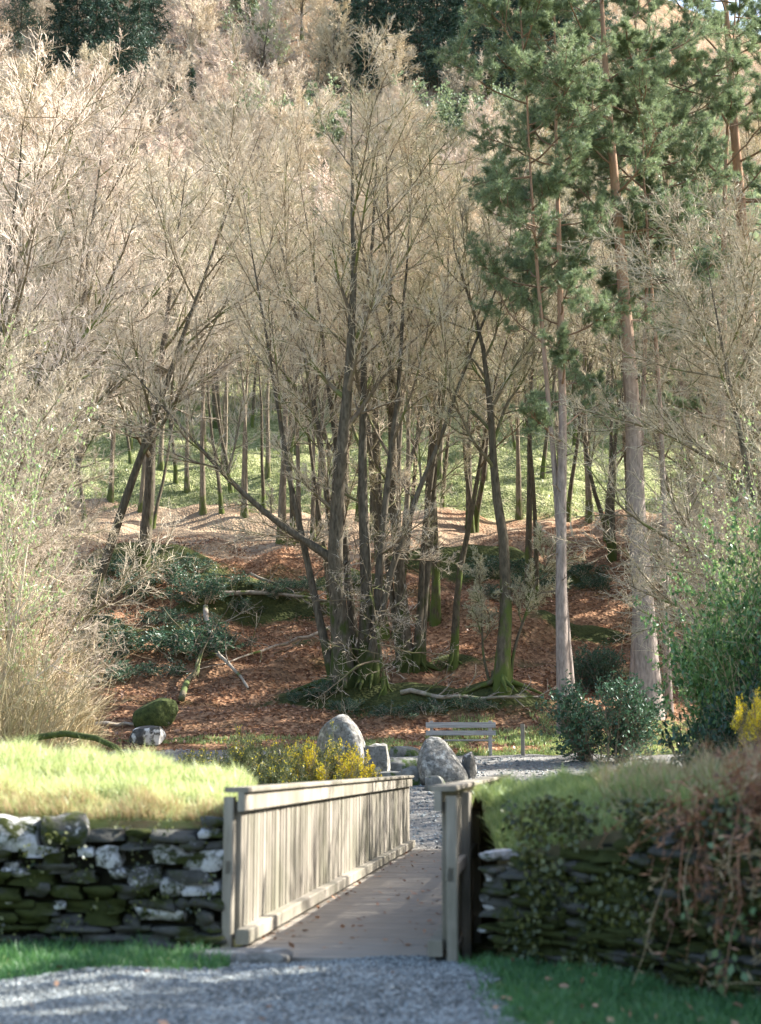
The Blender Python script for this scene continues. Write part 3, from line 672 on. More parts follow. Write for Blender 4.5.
leaves('wall_moss', C, .03, 'ivy', 'clumps of dark moss growing over the left wall', 32)
C = wall_pts(RW, 2600, rg, -.02, .95, .12, 1.7, 3.4); C = C[(snoise(C[:,0]*3, C[:,2]*3, .9, 5) > .3)]
leaves('bramble_leaves', C, .055, 'ivy2', 'pale green bramble leaves low on the right wall by the frame edge', 33)
def fronds(name, n, seed, x0, x1, zr, Lr, mat, label, r=.004, K=6, bias=(-.1,-1.,0.3), up=-2.2, side=.7):
    rg = np.random.default_rng(seed); C = wall_pts(RW, n*6, rg, *zr, -.3, x0, x1)[:n]; n = len(C)
    d = nrm(np.array(bias)+side*rg.normal(size=(n,3))); P, Rr = strand(C, d, rg.uniform(*Lr, n), np.full(n, r), np.full(n, r*.4), K, up, .16, rg)
    V, F = tubes(P, Rr, 3); mb = MB(); mb.add(V, F)
    C2, T = pts_on(P, 22, rg, .2, 1); D = nrm(T*.4+rdir(len(C2), rg)); L = rg.uniform(.025,.085,len(C2)); V, F = quads(C2, D, rdir(len(C2), rg), L, L*.17); mb.add(V, F)
    tag(mb.build(name, mat), label, kind='stuff')
fronds('dead_bracken', 620, 41, 1.72, 4.2, (.65,1.15), (.3,.9), 'bracken', 'rusty dead bracken tumbling over the right wall', r=.005)
fronds('dead_bracken', 420, 42, 1.95, 4.4, (.95,1.2), (.15,.35), 'bracken', 'rusty dead bracken standing on the right bank top', bias=(-.1,.1,.9), up=-.8)
fronds('dead_bracken', 110, 43, 1.15, 3.6, (.02,.15), (.15,.4), 'bracken', 'brown bracken litter along the foot of the right wall', bias=(-.2,-1,.4), up=-1.4)
fronds('dead_stalks', 60, 44, 1.7, 4.2, (.3,1.1), (.4,1.0), 'straw', 'pale dead stalks arching over the right wall', r=.006, up=-1.6, side=.9)
fronds('dead_stalks', 260, 45, 2.2, 4.4, (.0,.9), (.3,.8), 'straw', 'tangled straw-brown stalks at the lower right wall end', r=.004, up=-.8, side=1.1)

# ------------------------------------------------------------------ boulders, bench, post
def rock(name, px, py, wpx, hpx, label, mat='rock', seed=0, round_=.6, dpt=1., rz=0, sink=.12, cat='boulder', group=None, tilt=0, taper=0, d=None):
    x, y, z = G(px, py) if d is None else (gx(px, d), d, tz(gx(px, d), d))
    D = y*cp+(z-CZ)*sp; k = D/F_; w, h = wpx*k, hpx*k; rg = np.random.default_rng(seed)
    g = np.linspace(-1,1,15); V = []; F = []
    for ax in range(3):
        for sg in (-1,1):
            b = len(V); A, B = np.meshgrid(g, g, indexing='ij'); p = np.zeros((225,3)); p[:,ax] = sg; p[:,(ax+1)%3] = A.ravel(); p[:,(ax+2)%3] = B.ravel(); V += list(p)
            i = np.arange(14)[:,None]*15+np.arange(14)[None,:]; q = np.stack([i, i+15, i+16, i+1], -1).reshape(-1,4)+b; F.append(q if sg > 0 else q[:,::-1])
    P = np.array(V); P = P*(1-round_)+P/np.linalg.norm(P, axis=1, keepdims=True)*1.1*round_
    n = 0
    for q in range(9):
        dv = rg.normal(size=3); dv /= np.linalg.norm(dv); fr = 1.2+.55*q; n = n+np.sin(P@dv*fr+rg.uniform(0,6))*(.6/(1+q*.45))
    P = P*(1+.15*n[:,None])
    for q in range(4):       # knock facets off
        dv = nrm(rg.normal(size=3)*np.array([1,1,.6])+np.array([0,0,.3])); o_ = .82+.1*rg.random(); s_ = P@dv-o_; P = P-np.where(s_ > 0, s_, 0)[:,None]*dv*.85
    P[:,:2] *= (1-taper*(P[:,2:3]+1)/2)
    P[:,0] += tilt*(P[:,2]+1)/2
    P[:,2] = (P[:,2]-P[:,2].min())/(np.ptp(P[:,2])); P[:,0] *= 1/np.ptp(P[:,0]); P[:,1] *= dpt/np.ptp(P[:,1])
    P = P*np.array([w, w, h*(1+sink)]); P[:,2] -= h*sink
    o = mk(name, P, F, mat, smooth=True); o.location = (x, y+w*dpt*.4, z); o.rotation_euler = (0,0,rz); tag(o, label, cat, group); return o
rock('boulder', 344, 772, 56, 70, 'tall rounded grey lichened boulder behind the gorse bush', seed=1, taper=.32, tilt=-.18, round_=.9, d=32)
rock('boulder', 376, 764, 26, 38, 'squarish grey stone just right of the tall rounded boulder', seed=2, round_=.35, d=32.3)
rock('boulder', 446, 783, 54, 52, 'large pointed grey boulder at the right end of the stone row by the path', seed=3, taper=.62, tilt=-.35, round_=.85, d=31.3)
rock('boulder', 470, 779, 16, 34, 'small upright white-topped stone right of the pointed boulder', seed=4, mat='rock_white', taper=.3, d=31.6)
rock('boulder', 143, 746, 38, 21, 'low dark boulder with white patches left on the far path edge', seed=5, mat='rock_white', round_=.7)
rock('boulder', 153, 728, 44, 31, 'mossy green hummock-shaped boulder on the leaf slope behind the white-patched one', seed=6, mat='moss', round_=.8)
rock('boulder', 272, 760, 17, 40, 'small pale stone poking out of the back of the gorse bush', seed=7, d=31)
for i, (px, py, w, h, t) in enumerate(((358,777,44,9,'long flat slab lying behind the handrail end at the left of the stone row'),(402,773,64,9,'longest flat grey slab bridging the gap between the boulders'),(380,792,40,12,'dark low slab nearest the end of the left parapet'),
        (412,787,22,12,'dark wedge stone in front of the long flat slab'),(428,780,24,10,'pale lump of stone at the left foot of the pointed boulder'),(405,758,30,7,'thin slab behind the row between bench and boulders'),(622,783,30,6,'flat pale stone on the grass right of the far path'),(436,793,22,10,'small mossy stone in front of the pointed boulder'))):
    rock('stone_slab', px, py, w*1.05, h*1.7, t, seed=20+i, mat='slab' if i != 6 and i != 4 else 'rock', round_=.3, dpt=.7, cat='stone', group='flat stones beside the boulders', sink=.3)
# bench
bx0, by0, bz0 = G(461, 757); kk = (by0*cp+(bz0-CZ)*sp)/F_
bench = tag(empty('park_bench', (bx0, by0, bz0), R_(-3)), 'weathered grey wooden bench at the back edge of the far path', 'bench')
Wb = 70*kk
def bpart(name, boxes, mat='benchwood'):
    m = MB()
    for c, d, *ax in boxes: m.box(c, d, ax[0] if ax else None, 0, .006)
    return m.build(name, mat, bench)
# the bench faces away up the slope towards the trees; its back is to the camera
bpart('backrest', [((0,-.03,.80),(Wb,.04,.14)),((0,-.02,.60),(Wb,.04,.12))])
bpart('seat', [((0,.12+.13*i,.42),(Wb*.98,.11,.04)) for i in range(4)])
for sx in (-1, 1):
    bpart('leg', [((sx*Wb*.42,.03,.36),(.09,.06,1.1))]); bpart('leg', [((sx*Wb*.42,.50,.14),(.09,.07,.52))]); bpart('armrest', [((sx*Wb*.42,.30,.34),(.055,.42,.06))])
px_, py_, pz_ = G(523, 757); q = MB(); q.box((0,0,.36),(.10,.10,.9),None,0,.012); o = q.build('marker_post','timber'); o.location = (px_,py_,pz_); tag(o, 'short wooden post standing alone just right of the bench', 'post')

# ------------------------------------------------------------------ shrubs near the path
def place(root, px=None, py=None, d=None, label=None, cat=None, group=None, rz=0, sc=1, copy=False, tilt=(0,0), x=None, base=0):
    if x is None: x, y, z = G(px, py) if d is None else (gx(px, d), d, tz(gx(px, d), d))
    else: y = d; z = tz(x, y)
    if copy: r = dup(root, (x,y,z+base), rz, sc, tilt)
    else: r = root; r.location = (x,y,z+base); r.rotation_euler = (tilt[0],tilt[1],rz); r.scale = (sc,sc,sc) if not isinstance(sc, tuple) else sc
    tag(r, label, cat, group); return r
g = leafy_bush('gorse_bush', 51, 1.5, 1.9, 64, (11,8), 22, .07, 'gorse', 'twig_straw', .35, flowers=1, fl_size=.035, leafw=.22, base_spread=.55)
place(g, 288, 790, 26.5, 'olive gorse bush dotted with yellow flowers behind the left parapet', 'gorse bush', sc=(.62,.7,.92))
place(g, 240, 790, 27.2, 'smaller mostly dry gorse bush at the left of the flowering one', 'gorse bush', copy=True, rz=2, sc=(.5,.6,.74))
g2 = leafy_bush('gorse_bush', 58, 1.5, .75, 30, (9,7), 9, .06, 'gorse', 'twig_straw', .35, flowers=3, fl_size=.05, leafw=.22, base_spread=.5)
place(g2, 338, 790, 26, 'bright yellow flowering gorse clump at the right end by the tall boulder', 'gorse bush', rz=4, sc=(.5,.6,.76))
place(g2, 312, 790, 26.2, 'yellow flowering gorse clump rising from the middle of the olive bush', 'gorse bush', rz=1, sc=(.35,.5,.8), copy=True)
place(g2, 776, 790, 17, 'yellow gorse spray entering at the right frame edge', 'gorse bush', copy=True, rz=1, sc=(.24,.3,.5), base=0.9+2.0)
h = leafy_bush('evergreen_shrub', 52, 2.0, 1.3, 22, (9,6), 8, .10, 'holly', 'twig_dark', .3)
place(h, 604, 735, 36, 'small dark green conical shrub between the two pine trunks', 'shrub')
place(h, 598, 660, 46, 'light grey-green bushy sapling behind the small dark shrub', 'shrub', copy=True, rz=2, sc=.7)
scb = [leafy_bush('scrub', 59, 1.5, 1.5, 20, (7,5), 7, .10, 'holly', 'twig_grey', .15, wob=.16), leafy_bush('scrub', 60, 1.2, 1.8, 16, (7,5), 5, .11, 'holly', 'twig_grey', .1, wob=.18)]
for i, (px, py, s, t) in enumerate(((120,600,1.0,'dark evergreen bramble thicket on the bank left below the terrace'),(170,585,1.1,'dark evergreen thicket right under the pale terrace edge'),(205,600,.9,'low dark thicket at the right end of the thickets under the terrace'),
        (140,650,1.0,'dark holly scrub low on the left bank above the mossy boulder'),(185,655,1.1,'dark holly scrub beside the fallen forked branch'),(100,660,1.1,'dark scrub behind the pale twiggy shrubs on the left'),(225,648,.7,'small dark scrub patch above the fallen forked branch'),
        (265,590,.6,'dark low scrub on the bank below the thick terrace tree'),(325,695,.4,'dark mossy tussock left of the many-stemmed tree foot'),(395,715,.45,'dark mossy tussock below the many-stemmed tree foot'),(430,712,.4,'dark mossy tussock above the bench'),
        (530,590,.9,'dark scrub on the bank right of the mossy crooked trunk'),(500,575,.8,'dark scrub on the bank behind the mossy crooked trunk'),(585,575,.8,'dark scrub on the bank behind the tall pine'))):
    q_ = scb[i % 2]; place(q_, px, py, None, t, 'shrub', 'dark scrub patches on the bank', rz=i*1.3, sc=(s*1.25,s*1.0,s*.75), copy=i > 1)
for i, (px, py, s_) in enumerate(((112,575,.8),(140,588,.7),(190,572,.7),(228,585,.6),(245,612,.5),(90,625,.8),(160,625,.6),(205,625,.5),(120,680,.6),(165,675,.5),(150,560,.6),(280,600,.45),(300,590,.5),(345,585,.5),(490,598,.5),(555,585,.5),(600,590,.6),(300,700,.35),(345,712,.35),(460,706,.35),(480,712,.3))):
    place(scb[i % 2], px, py, None, 'small ragged tuft of dark scrub on the bank '+('left of' if px < 330 else 'near or right of')+' the central trees', 'shrub', 'small scrub tufts '+('left' if px < 330 else 'right')+' of the central trees', rz=i*2.1, sc=(s_*1.2,s_,s_*.8), copy=True)
b = leafy_bush('green_shrub', 53, 3.6, 2.0, 36, (10,8), 18, .095, 'rhodo', 'twig_straw', .25)
place(b, 778, 790, 23.6, 'tall bright green leafy shrub at the right edge above the bank', 'shrub', sc=(.8,.8,1.2))
place(b, 757, 770, 26.5, 'broad green leafy shrub left of the tall one at the right edge', 'shrub', copy=True, rz=2, sc=(.6,.6,.85))
hb = leafy_bush('dark_shrub', 54, 1.7, 1.3, 26, (9,7), 9, .09, 'holly', 'twig_dark', .25)
place(hb, 752, 800, 22.8, 'dark glossy evergreen shrub in front of the bright green ones', 'shrub', sc=(.95,.8,1.45))
place(hb, 640, 760, 31, 'low dark green shrub on the grass in front of the twin pine bases', 'shrub', copy=True, rz=1, sc=(.5,.45,.3))
place(hb, 700, 760, 27, 'low dark shrub under the broad green shrub', 'shrub', copy=True, rz=2, sc=(.8,.7,.5))
dw = leafy_bush('dry_shrub', 55, 1.1, .9, 40, (8,5), 0, tw='twig_straw', up=.3)
place(dw, 590, 800, 23, 'pale dry twiggy growth on the right bank beyond the parapet', 'shrub', sc=(1,1,.8))
place(dw, 625, 795, 23.4, 'dry straw-coloured tuft behind the right bank top', 'shrub', copy=True, rz=1, sc=(.9,.9,.8))
place(dw, 665, 795, 22.8, 'reddish dry growth behind the right bank near the green shrubs', 'shrub', copy=True, rz=3, sc=(.9,.9,.8))
wl = leafy_bush('willow_scrub', 56, 3.0, 1.0, 44, (9,5), 0, tw='twig_straw', up=.35, wob=.05)
for i, (px, d, s, t) in enumerate(((0,26,1.0,'upright straw-coloured willow scrub at the far left behind the grass bank'),(28,28,.9,'straw-coloured willow scrub second from the left frame edge'),(62,31,.7,'thin straw-coloured willow scrub nearest the mossy arching branch'),(-15,30,1.3,'tall willow scrub cut by the left frame edge'),(45,34,.95,'willow scrub behind the front row on the left'))):
    place(wl, px, 0, d, t, 'shrub', 'straw-coloured willow scrub on the left', rz=i*1.1, sc=s, copy=i > 0)
# arched mossy branch
x0, y0, z0 = gx(20, 24.5), 24.5, 0
mb = MB(); pts = [(project, 0)]
arc = [(-20,755),(25,738),(60,733),(95,738),(120,748),(136,768),(140,792)]
mb.tube([(xof(p, 24.5, zray(24.5,q)), 24.5+.4*math.sin(i), zray(24.5,q)) for i, (p, q) in enumerate(arc)], [.05,.055,.055,.05,.045,.045,.04], 8)
tag(mb.build('arched_branch', 'moss', smooth=True), 'mossy arching branch curving down behind the left grass bank', 'branch')

# ------------------------------------------------------------------ the hero trees
def deg(*a): return [math.radians(v) for v in a]
T1 = bare_tree('bare_tree', 61, [(-.35,0,R_(175),R_(1.5),19,.30,.0),(.25,.15,R_(0),R_(2),19.5,.22,.05),(-.1,.3,R_(175),R_(7),18,.17,.12),(.5,-.1,R_(5),R_(7),18,.16,.15),(.1,.55,R_(80),R_(6),18,.15,.1),(-.5,.2,R_(170),R_(13),17,.14,.2),(.2,-.2,R_(0),R_(15),17,.13,.2),(-.35,-.1,R_(178),R_(58),10,.13,.35,3.6)], (12,10,8,6), .38, (.55,.5,.5,.5), (.27,.40,.42,.5), (.35,.2,.15,.1), roots=4, tw='twig', low=(2,.2,.14), twr=.006, wob=.055)
place(T1, 355, 686, None, 'large many-stemmed bare tree with mossy foot at the centre', 'bare tree', 'bare trees of the front row')
T2 = bare_tree('bare_tree', 62, [(-.2,0,R_(180),R_(1),18,.24,0),(.25,.1,R_(0),R_(4),17.5,.15,.1),(.05,-.1,R_(10),R_(8),16,.13,.2),(-.3,.2,R_(170),R_(5),17,.12,.2)], (12,10,8,6), .42, (.55,.5,.5,.5), (.26,.4,.42,.5), roots=4, low=(2,.2,.12), twr=.006, wob=.055)
place(T2, 412, 668, None, 'four-stemmed bare tree just right of the large many-stemmed one', 'bare tree', 'bare trees of the front row')
T3 = bare_tree('bare_tree', 63, [(0,0,R_(0),R_(2),16,.13,0)], (15,9,7,5), .45, (.6,.55,.5,.5), (.2,.42,.45,.5), roots=4, bk='bark_dark', twr=.006)
place(T3, 453, 668, None, 'slender straight bare tree between the four-stemmed tree and the crooked mossy one', 'bare tree', 'bare trees of the front row')
T4 = bare_tree('bare_tree', 64, [(.05,0,R_(12),R_(5),16,.22,-.02),(.25,.2,R_(10),R_(6),5,.06,.1),(-.2,.1,R_(180),R_(12),4,.05,.3)], (14,11,8,6), .42, (.7,.55,.5,.5), (.3,.42,.42,.5), roots=7, bk='bark_dark', tw='twig_olive', wob=.14, twr=.006)
place(T4, 500, 690, None, 'crooked bright-mossed bare tree with spreading roots above the bench', 'bare tree', 'bare trees of the front row')
T5 = bare_tree('bare_tree', 65, [(0,0,R_(10),R_(3),5.5,.08,0),(0,.1,R_(170),R_(16),4,.05,.2)], (11,6,5,3), .2, (1.2,.7,.6,.6), (.5,.45,.45,.45), (.0,.1,.1,.1), roots=3, bk='bark_dark', tw='twig_grey', wob=.11, twr=.006)
place(T5, 385, 694, None, 'small scrubby bare tree with drooping twigs in front of the central trunks', 'bare tree', 'bare trees of the front row')
T6 = bare_tree('bare_tree', 66, [(0,0,R_(8),R_(17),21,.2,.25),(-.2,.3,R_(100),R_(6),18,.18,0),(.1,-.2,R_(170),R_(12),17,.18,.2)], (16,12,10,7), .34, (.6,.5,.5,.5), (.32,.42,.42,.5), tw='twig_pink', bk='bark_dark', wob=.06, twr=.006)
place(T6, 70, 660, None, 'big leaning bare tree with pinkish twigs on the left bank', 'bare tree', 'bare trees of the front row')
T7 = bare_tree('bare_tree', 67, [(0,0,R_(180),R_(3),18,.16,0),(.3,.1,R_(0),R_(6),17,.11,.1)], (12,9,8,6), .48, (.55,.5,.5,.5), (.26,.42,.42,.5), bk='bark_dark', tw='twig', wob=.055, twr=.006)
place(T7, 385, 640, None, 'slim twin-stemmed bare tree rising between the two many-stemmed ones', 'bare tree', 'bare trees of the front row')
place(T7, 435, 625, None, 'slim twin-stemmed bare tree up the bank left of the slender straight one', 'bare tree', 'bare trees of the front row', rz=2, copy=True)
place(T7, 335, 610, None, 'slim twin-stemmed bare tree behind the left side of the many-stemmed tree', 'bare tree', 'bare trees of the front row', rz=4, sc=.95, copy=True)
place(T7, 530, 600, None, 'slim twin-stemmed bare tree up the bank between the crooked tree and the tall pine', 'bare tree', 'bare trees of the front row', rz=5, sc=.95, copy=True)
# prototypes for the middle distance
PA = bare_tree('bare_tree', 71, [(0,0,0,.03,16,.17,0)], (18,9,7,5), .5, (.6,.55,.5,.5), (.22,.42,.42,.5), bk='bark_pale', tw='twig')
PB = bare_tree('bare_tree', 72, [(0,0,1,.05,16,.14,0),(.3,.1,4,.08,15,.11,0)], (12,9,7,5), .5, (.55,.5,.5,.5), (.25,.42,.42,.5), bk='bark_pale', tw='twig_olive')
PC = bare_tree('bare_tree', 73, [(0,0,2,.05,15,.24,0)], (22,11,9,6), .28, (.7,.55,.5,.5), (.34,.42,.42,.5), tw='twig_pink', wob=.06)
PD = bare_tree('bare_tree', 74, [(0,0,2,.05,14,.2,0),(.2,0,5,.2,13,.16,.2)], (13,9,7,5), .36, (.7,.55,.5,.5), (.32,.42,.42,.5), tw='twig_olive', twr=.007)
PE = bare_tree('bare_tree', 75, [(0,0,2,.05,13,.2,0)], (22,11,10,7), .15, (.8,.65,.6,.6), (.4,.44,.45,.5), tw='twig_grey', limb='limb', twr=.006, wob=.08)
protos = {'A': [PA, 0], 'B': [PB, 0], 'C': [PC, 0], 'D': [PD, 0], 'E': [PE, 0]}
def putp(k, px, py, label, sc=1, rz=0, group=None, d=None, tilt=(0,0), cat='bare tree'):
    pr_ = protos[k]; r = place(pr_[0], px, py, d, label, cat, group, rz, sc, copy=pr_[1] > 0, tilt=tilt); pr_[1] += 1; return r
W1 = 'sunlit trunks on the pale terrace'
for i, (k, px, py, s, t) in enumerate((('A',141,512,.85,'leftmost slim sunlit trunk on the pale terrace'),('A',187,492,.8,'pale slim trunk standing back on the green slope, left of the terrace pair'),('A',203,514,.9,'slim sunlit trunk second from the left on the terrace'),
        ('B',243,518,.9,'twin-stemmed sunlit tree in the middle of the terrace'),('A',281,543,1.15,'thick straight trunk on the terrace front edge, left of the centre tree'),('A',300,543,.85,'slim trunk just right of the thick straight terrace trunk'),('B',316,540,1.0,'twin-stemmed trunk behind the left side of the central tree'),
        ('A',332,530,.9,'slim pale trunk glimpsed directly behind the central stems'),('D',375,540,1.0,'bare tree on the terrace directly behind the central tree'),('B',405,548,1.0,'upright bare tree on the bank behind the four-stemmed tree'),('A',432,566,.9,'dark slender bare tree left of the slender straight one, up the bank'),
        ('D',470,530,1.0,'bare tree on the terrace between the centre trees and the crooked mossy one'),('B',520,520,1.0,'bare tree on the terrace behind the crooked mossy trunk'),('A',590,520,1.0,'bare tree on the terrace right of the tall front pine'),('D',612,560,.8,'bare spreading tree on the bank between the pine trunks'),
        ('A',160,470,.9,'slim trunk far back on the green slope at the left'),('B',225,470,.9,'twin-stemmed tree far back on the green slope above the terrace'),('A',268,478,.9,'slim trunk far back on the green slope behind the thick terrace trunk'),('A',345,480,1,'slim trunk far back behind the centre tree'),
        ('A',395,470,.95,'slim trunk far back on the green slope right of centre'),('B',440,478,1.,'twin-stemmed trunk far back on the green slope right of centre'),('A',485,480,1.,'slim trunk far back between the crooked tree and centre'),('B',560,470,1.,'twin-stemmed trunk far back behind the tall front pine'),
        ('A',630,480,1.,'slim trunk far back between the two groups of pines'),('D',690,540,.9,'bare tree on the bank at the right, behind the leafy shrubs'),('B',110,500,1.,'twin-stemmed tree at the left end of the terrace'),('D',60,520,1.,'spreading bare tree at the far left end of the terrace'),('A',665,500,1.0,'slim trunk on the terrace behind the right-hand pines'))):
    putp(k, px, py, t, s, i*1.7, W1 if i < 8 else 'bare trees on the terrace and bank')
PS = bare_tree('bare_tree', 76, [(0,0,0,.03,15,.12,0)], (14,7,5,4), .55, (.6,.55,.5,.5), (.20,.42,.42,.5), bk='bark_dark', tw='twig')
hr = np.random.default_rng(5); kq = 0
for d0 in (68,72,76,81,86,91,97):
    for xk in np.arange(-d0*.27, d0*.27, 4.6):
        if hr.random() < .35: continue
        x = xk+hr.uniform(-1.6,1.6); dd = d0+hr.uniform(-2,2)
        sd = 'left of the central trees' if x < -4 else ('behind the central trees' if x < 5 else 'right of the central trees')
        place(PS, None, 0, dd, ('slim dark trunk in the stand at the terrace, ' if d0 < 80 else 'slim dark trunk in the stand on the green slope, ')+sd, 'bare tree', 'slim trunks '+('at the terrace, ' if d0 < 80 else 'on the green slope, ')+sd, hr.uniform(0,6), hr.uniform(.8,1.1), copy=kq > 0, x=x, tilt=(hr.normal(0,.04), hr.normal(0,.04))); kq += 1
# left and right thickets nearer the camera
for k, px, d, s, t in (('E',2,33,.78,'pale lichened bare tree filling the left edge above the willow scrub'),('C',-40,38,1.15,'tall pink-twigged bare tree at the left frame edge'),('C',50,52,1.25,'tall pink-twigged bare tree behind the leaning one'),
        ('E',25,37,.5,'small pale lichened tree between the left edge and the leaning tree'),('E',12,29,.45,'low dense pale twiggy tree behind the straw-coloured willow scrub'),('E',-20,31,.65,'pale twiggy tree mostly outside the left edge'),
        ('C',140,60,1.2,'pink-twigged bare tree at the left, crown beside the central tree'),('E',775,33,.9,'silvery backlit bare tree with arching branches at the right edge'),('E',738,50,.85,'small silvery bare tree left of the backlit one on the right'),
        ('D',800,42,1.1,'bare tree behind the silvery one at the right edge'),('E',782,27,.42,'low grey twiggy tree just above the green shrubs on the right'),('E',800,30,.9,'silvery bare tree mostly outside the right edge')):
    putp(k, px, 0, t, s, px*.7, 'bare trees at the sides', d)
sh = leafy_bush('leafing_tree', 57, 7.2, 2.6, 16, (10,8), 9, .09, 'spring', 'twig_grey', .3)
place(sh, -40, 0, 27, 'light green budding small tree at the left frame edge', 'small tree', 'leafing small trees', sc=(.62,.62,1.05))
place(sh, 772, 0, 26, 'light green budding small tree at the right frame edge', 'small tree', 'leafing small trees', copy=True, rz=2, sc=(.6,.6,.75))

# ------------------------------------------------------------------ pines
p1 = pine('pine_tree', 81, 24, .19, (R_(180),R_(1.9)), .36, (32,8,7), .095)
place(p1, 566, 735, None, 'tall front pine with a straight pinkish trunk right of centre', 'pine', 'pines on the right')
p2 = pine('pine_tree', 82, 27, .36, (R_(170),R_(1.6)), .55, (24,8,7), .105)
place(p2, 648, 716, None, 'thickest pine with a flared grey base at the right', 'pine', 'pines on the right')
p3 = pine('pine_tree', 83, 23, .115, (R_(190),R_(2.2)), .55, (20,9,8), .09)
place(p3, 575, 728, None, 'slimmer pine trunk standing close behind the tall front pine', 'pine', 'pines on the right')
for i, (px, py, s, t, src) in enumerate(((669,712,.95,'slim dark pine just right of the thickest pine',p3),(632,700,1.0,'slim orange-barked pine just left of the thickest pine',p3),(718,690,1.05,'pine with a layered crown near the right edge behind the shrubs',p1),(770,680,1.1,'pine at the right frame edge with only its crown sides showing',p2),(700,600,1.15,'pine further up the slope between the right-hand crowns',p1))):
    place(src, px, py, None, t, 'pine', 'pines on the right', rz=1+i*1.9, sc=s*(.85 if py == 600 else 1), copy=True)

# ------------------------------------------------------------------ the wooded hill
sp1 = spruce('spruce_tree', 91, 26, 5.0)
first = True
for i, (px, d, s) in enumerate(((55,196,.9),(75,200,1.),(95,197,1.05),(115,201,.95),(135,198,.85),(150,205,.8),(175,176,.5),(190,180,.55),(350,200,1.),(368,206,1.1),(386,202,1.),(402,208,1.15),(420,200,1.05),(438,206,1.1),(455,200,1.),(470,206,1.05),(488,198,.95),(505,204,1.1),(525,200,1.),(548,206,1.1),(570,202,1.),(462,184,.8),(600,205,.9),(20,210,.8))):
    place(sp1, px, 0, d, ('dark spruce in the clump on the upper left hillside' if px < 200 else 'dark spruce in the belt along the hilltop right of centre'), 'spruce', 'spruces on the upper hillside', rz=i, sc=s, copy=not first); first = False
far_bush = leafy_bush('evergreen_tree', 92, 9, 4.5, 18, (8,7), 9, .38, 'needle', 'twig_dark', .3, part='crown')
FA = bare_tree('bare_tree', 93, [(0,0,0,.03,14,.2,0)], (22,10,9,6), .22, (.75,.6,.5,.5), (.42,.44,.45,.55), twr=.022, tw='twig', limb='limb')
FB = bare_tree('bare_tree', 94, [(0,0,0,.03,13,.2,0),(.3,0,1,.2,12,.15,.1)], (14,10,9,6), .22, (.7,.6,.5,.5), (.42,.44,.45,.55), twr=.02, tw='twig_olive', limb='limb')
FC = bare_tree('bare_tree', 95, [(0,0,0,.03,14,.2,0)], (22,10,9,6), .22, (.75,.6,.5,.5), (.42,.44,.45,.55), twr=.02, tw='twig_pink', limb='twig_dark')
hr = np.random.default_rng(99); used = {}; cnt = 0
for row, (d0, sp_) in enumerate(((101,6.),(111,6.),(122,6.2),(133,6.4),(144,6.8),(156,7.2),(168,7.6),(181,8),(195,8.4),(209,8.8),(223,9.2),(238,9.6),(252,10))):
    half = d0*.30
    for xk in np.arange(-half, half, sp_):
        x = xk+hr.uniform(-2,2); d = d0+hr.uniform(-3.5,3.5); pxx = 380+x/d*F_
        if d0 < 95 and hr.random() < .45: continue
        if d > 186 and (45 < pxx < 155 or 335 < pxx < 600): continue
        if pxx > 640 and d0 > 190: continue
        v = hr.random(); ev = .10 if d0 > 115 else .0
        if d0 > 150 and pxx > 160 and pxx < 480: ev = .42
        if pxx > 500: ev = .35
        if v < ev: src, nm, kd = far_bush, 'evergreen', 'grey-green evergreen tree'
        elif pxx < 260: src, nm, kd = (FC if hr.random() < .7 else FA), 'b', 'pink-twigged bare tree'
        else: src, nm, kd = ((FA, FB, FC)[hr.integers(0,3)]), 'b', 'bare tree'
        if src is FA: kd = 'tan-twigged bare tree'
        if src is FB: kd = 'olive-twigged bare tree'
        if src is FC: kd = 'pink-twigged bare tree'
        side = 'left' if pxx < 230 else ('middle' if pxx < 520 else 'right')
        lvl = 'lower hillside just above the terrace' if d0 < 115 else ('middle of the hillside' if d0 < 160 else 'top of the hillside')
        place(src, None, 0, d, f'{kd} in the wood at the {lvl}, {side} side', 'evergreen tree' if nm == 'evergreen' else 'bare tree', f'{kd}s, {lvl}, {side}', hr.uniform(0,6.28), hr.uniform(.8,1.2), copy=id(src) in used, x=x); used[id(src)] = 1; cnt += 1
print('hill trees', cnt)

# ------------------------------------------------------------------ fallen wood
def log(name, pts, r, mat, label, fork=None, twigs=0, seed=0):
    P = [];
    for px, py, dz in pts:
        x, y, z = G(px, py); P.append((x, y, z+dz))
    P = np.array(P); o_ = P[0].copy(); rg = np.random.default_rng(seed); Q = P-o_
    t = np.linspace(0, len(Q)-1, 10); Q2 = np.stack([np.interp(t, range(len(Q)), Q[:,i]) for i in range(3)], 1)+rg.normal(0,.03,(10,3))
    mb = MB(); mb.tube(np.concatenate([Q2[:1]*.998, Q2]), np.concatenate([[.002], np.linspace(r, r*.4, 10)]), 7)
    if twigs:
        P1, R1 = kids(Q2[None], np.linspace(r, r*.4, 10)[None], twigs, .2, 1, .8, .2, .25, .4, .01, 5, .3, .12, rg, None, .012); V, F = tubes(P1, R1, 4); mb.add(V, F)
        P2, R2 = kids(P1, R1, 5, .2, 1, .7, .2, .4, .5, .006, 4, .2, .12, rg, None, .008); V, F = tubes(P2, R2, 3); mb.add(V, F)
    o = mb.build(name, mat, smooth=True); o.location = o_; tag(o, label, 'fallen branch', 'fallen branches on the leaf slope'); return o
M['deadwood'] = two('dead_wood', (.17,.14,.11), (.42,.37,.31), 6, c3=(.09,.12,.03), s3=1.5, t3=(.55,.65))
log('fallen_branch', [(215,606,.3),(270,606,.35),(335,609,.25)], .11, 'deadwood', 'long level fallen branch across the slope left of the central tree', twigs=6, seed=1)
log('fallen_branch', [(205,632,.9),(215,660,.3),(250,692,.12)], .10, 'deadwood', 'pale forked fallen branch pointing down the leaf slope', twigs=3, seed=2)
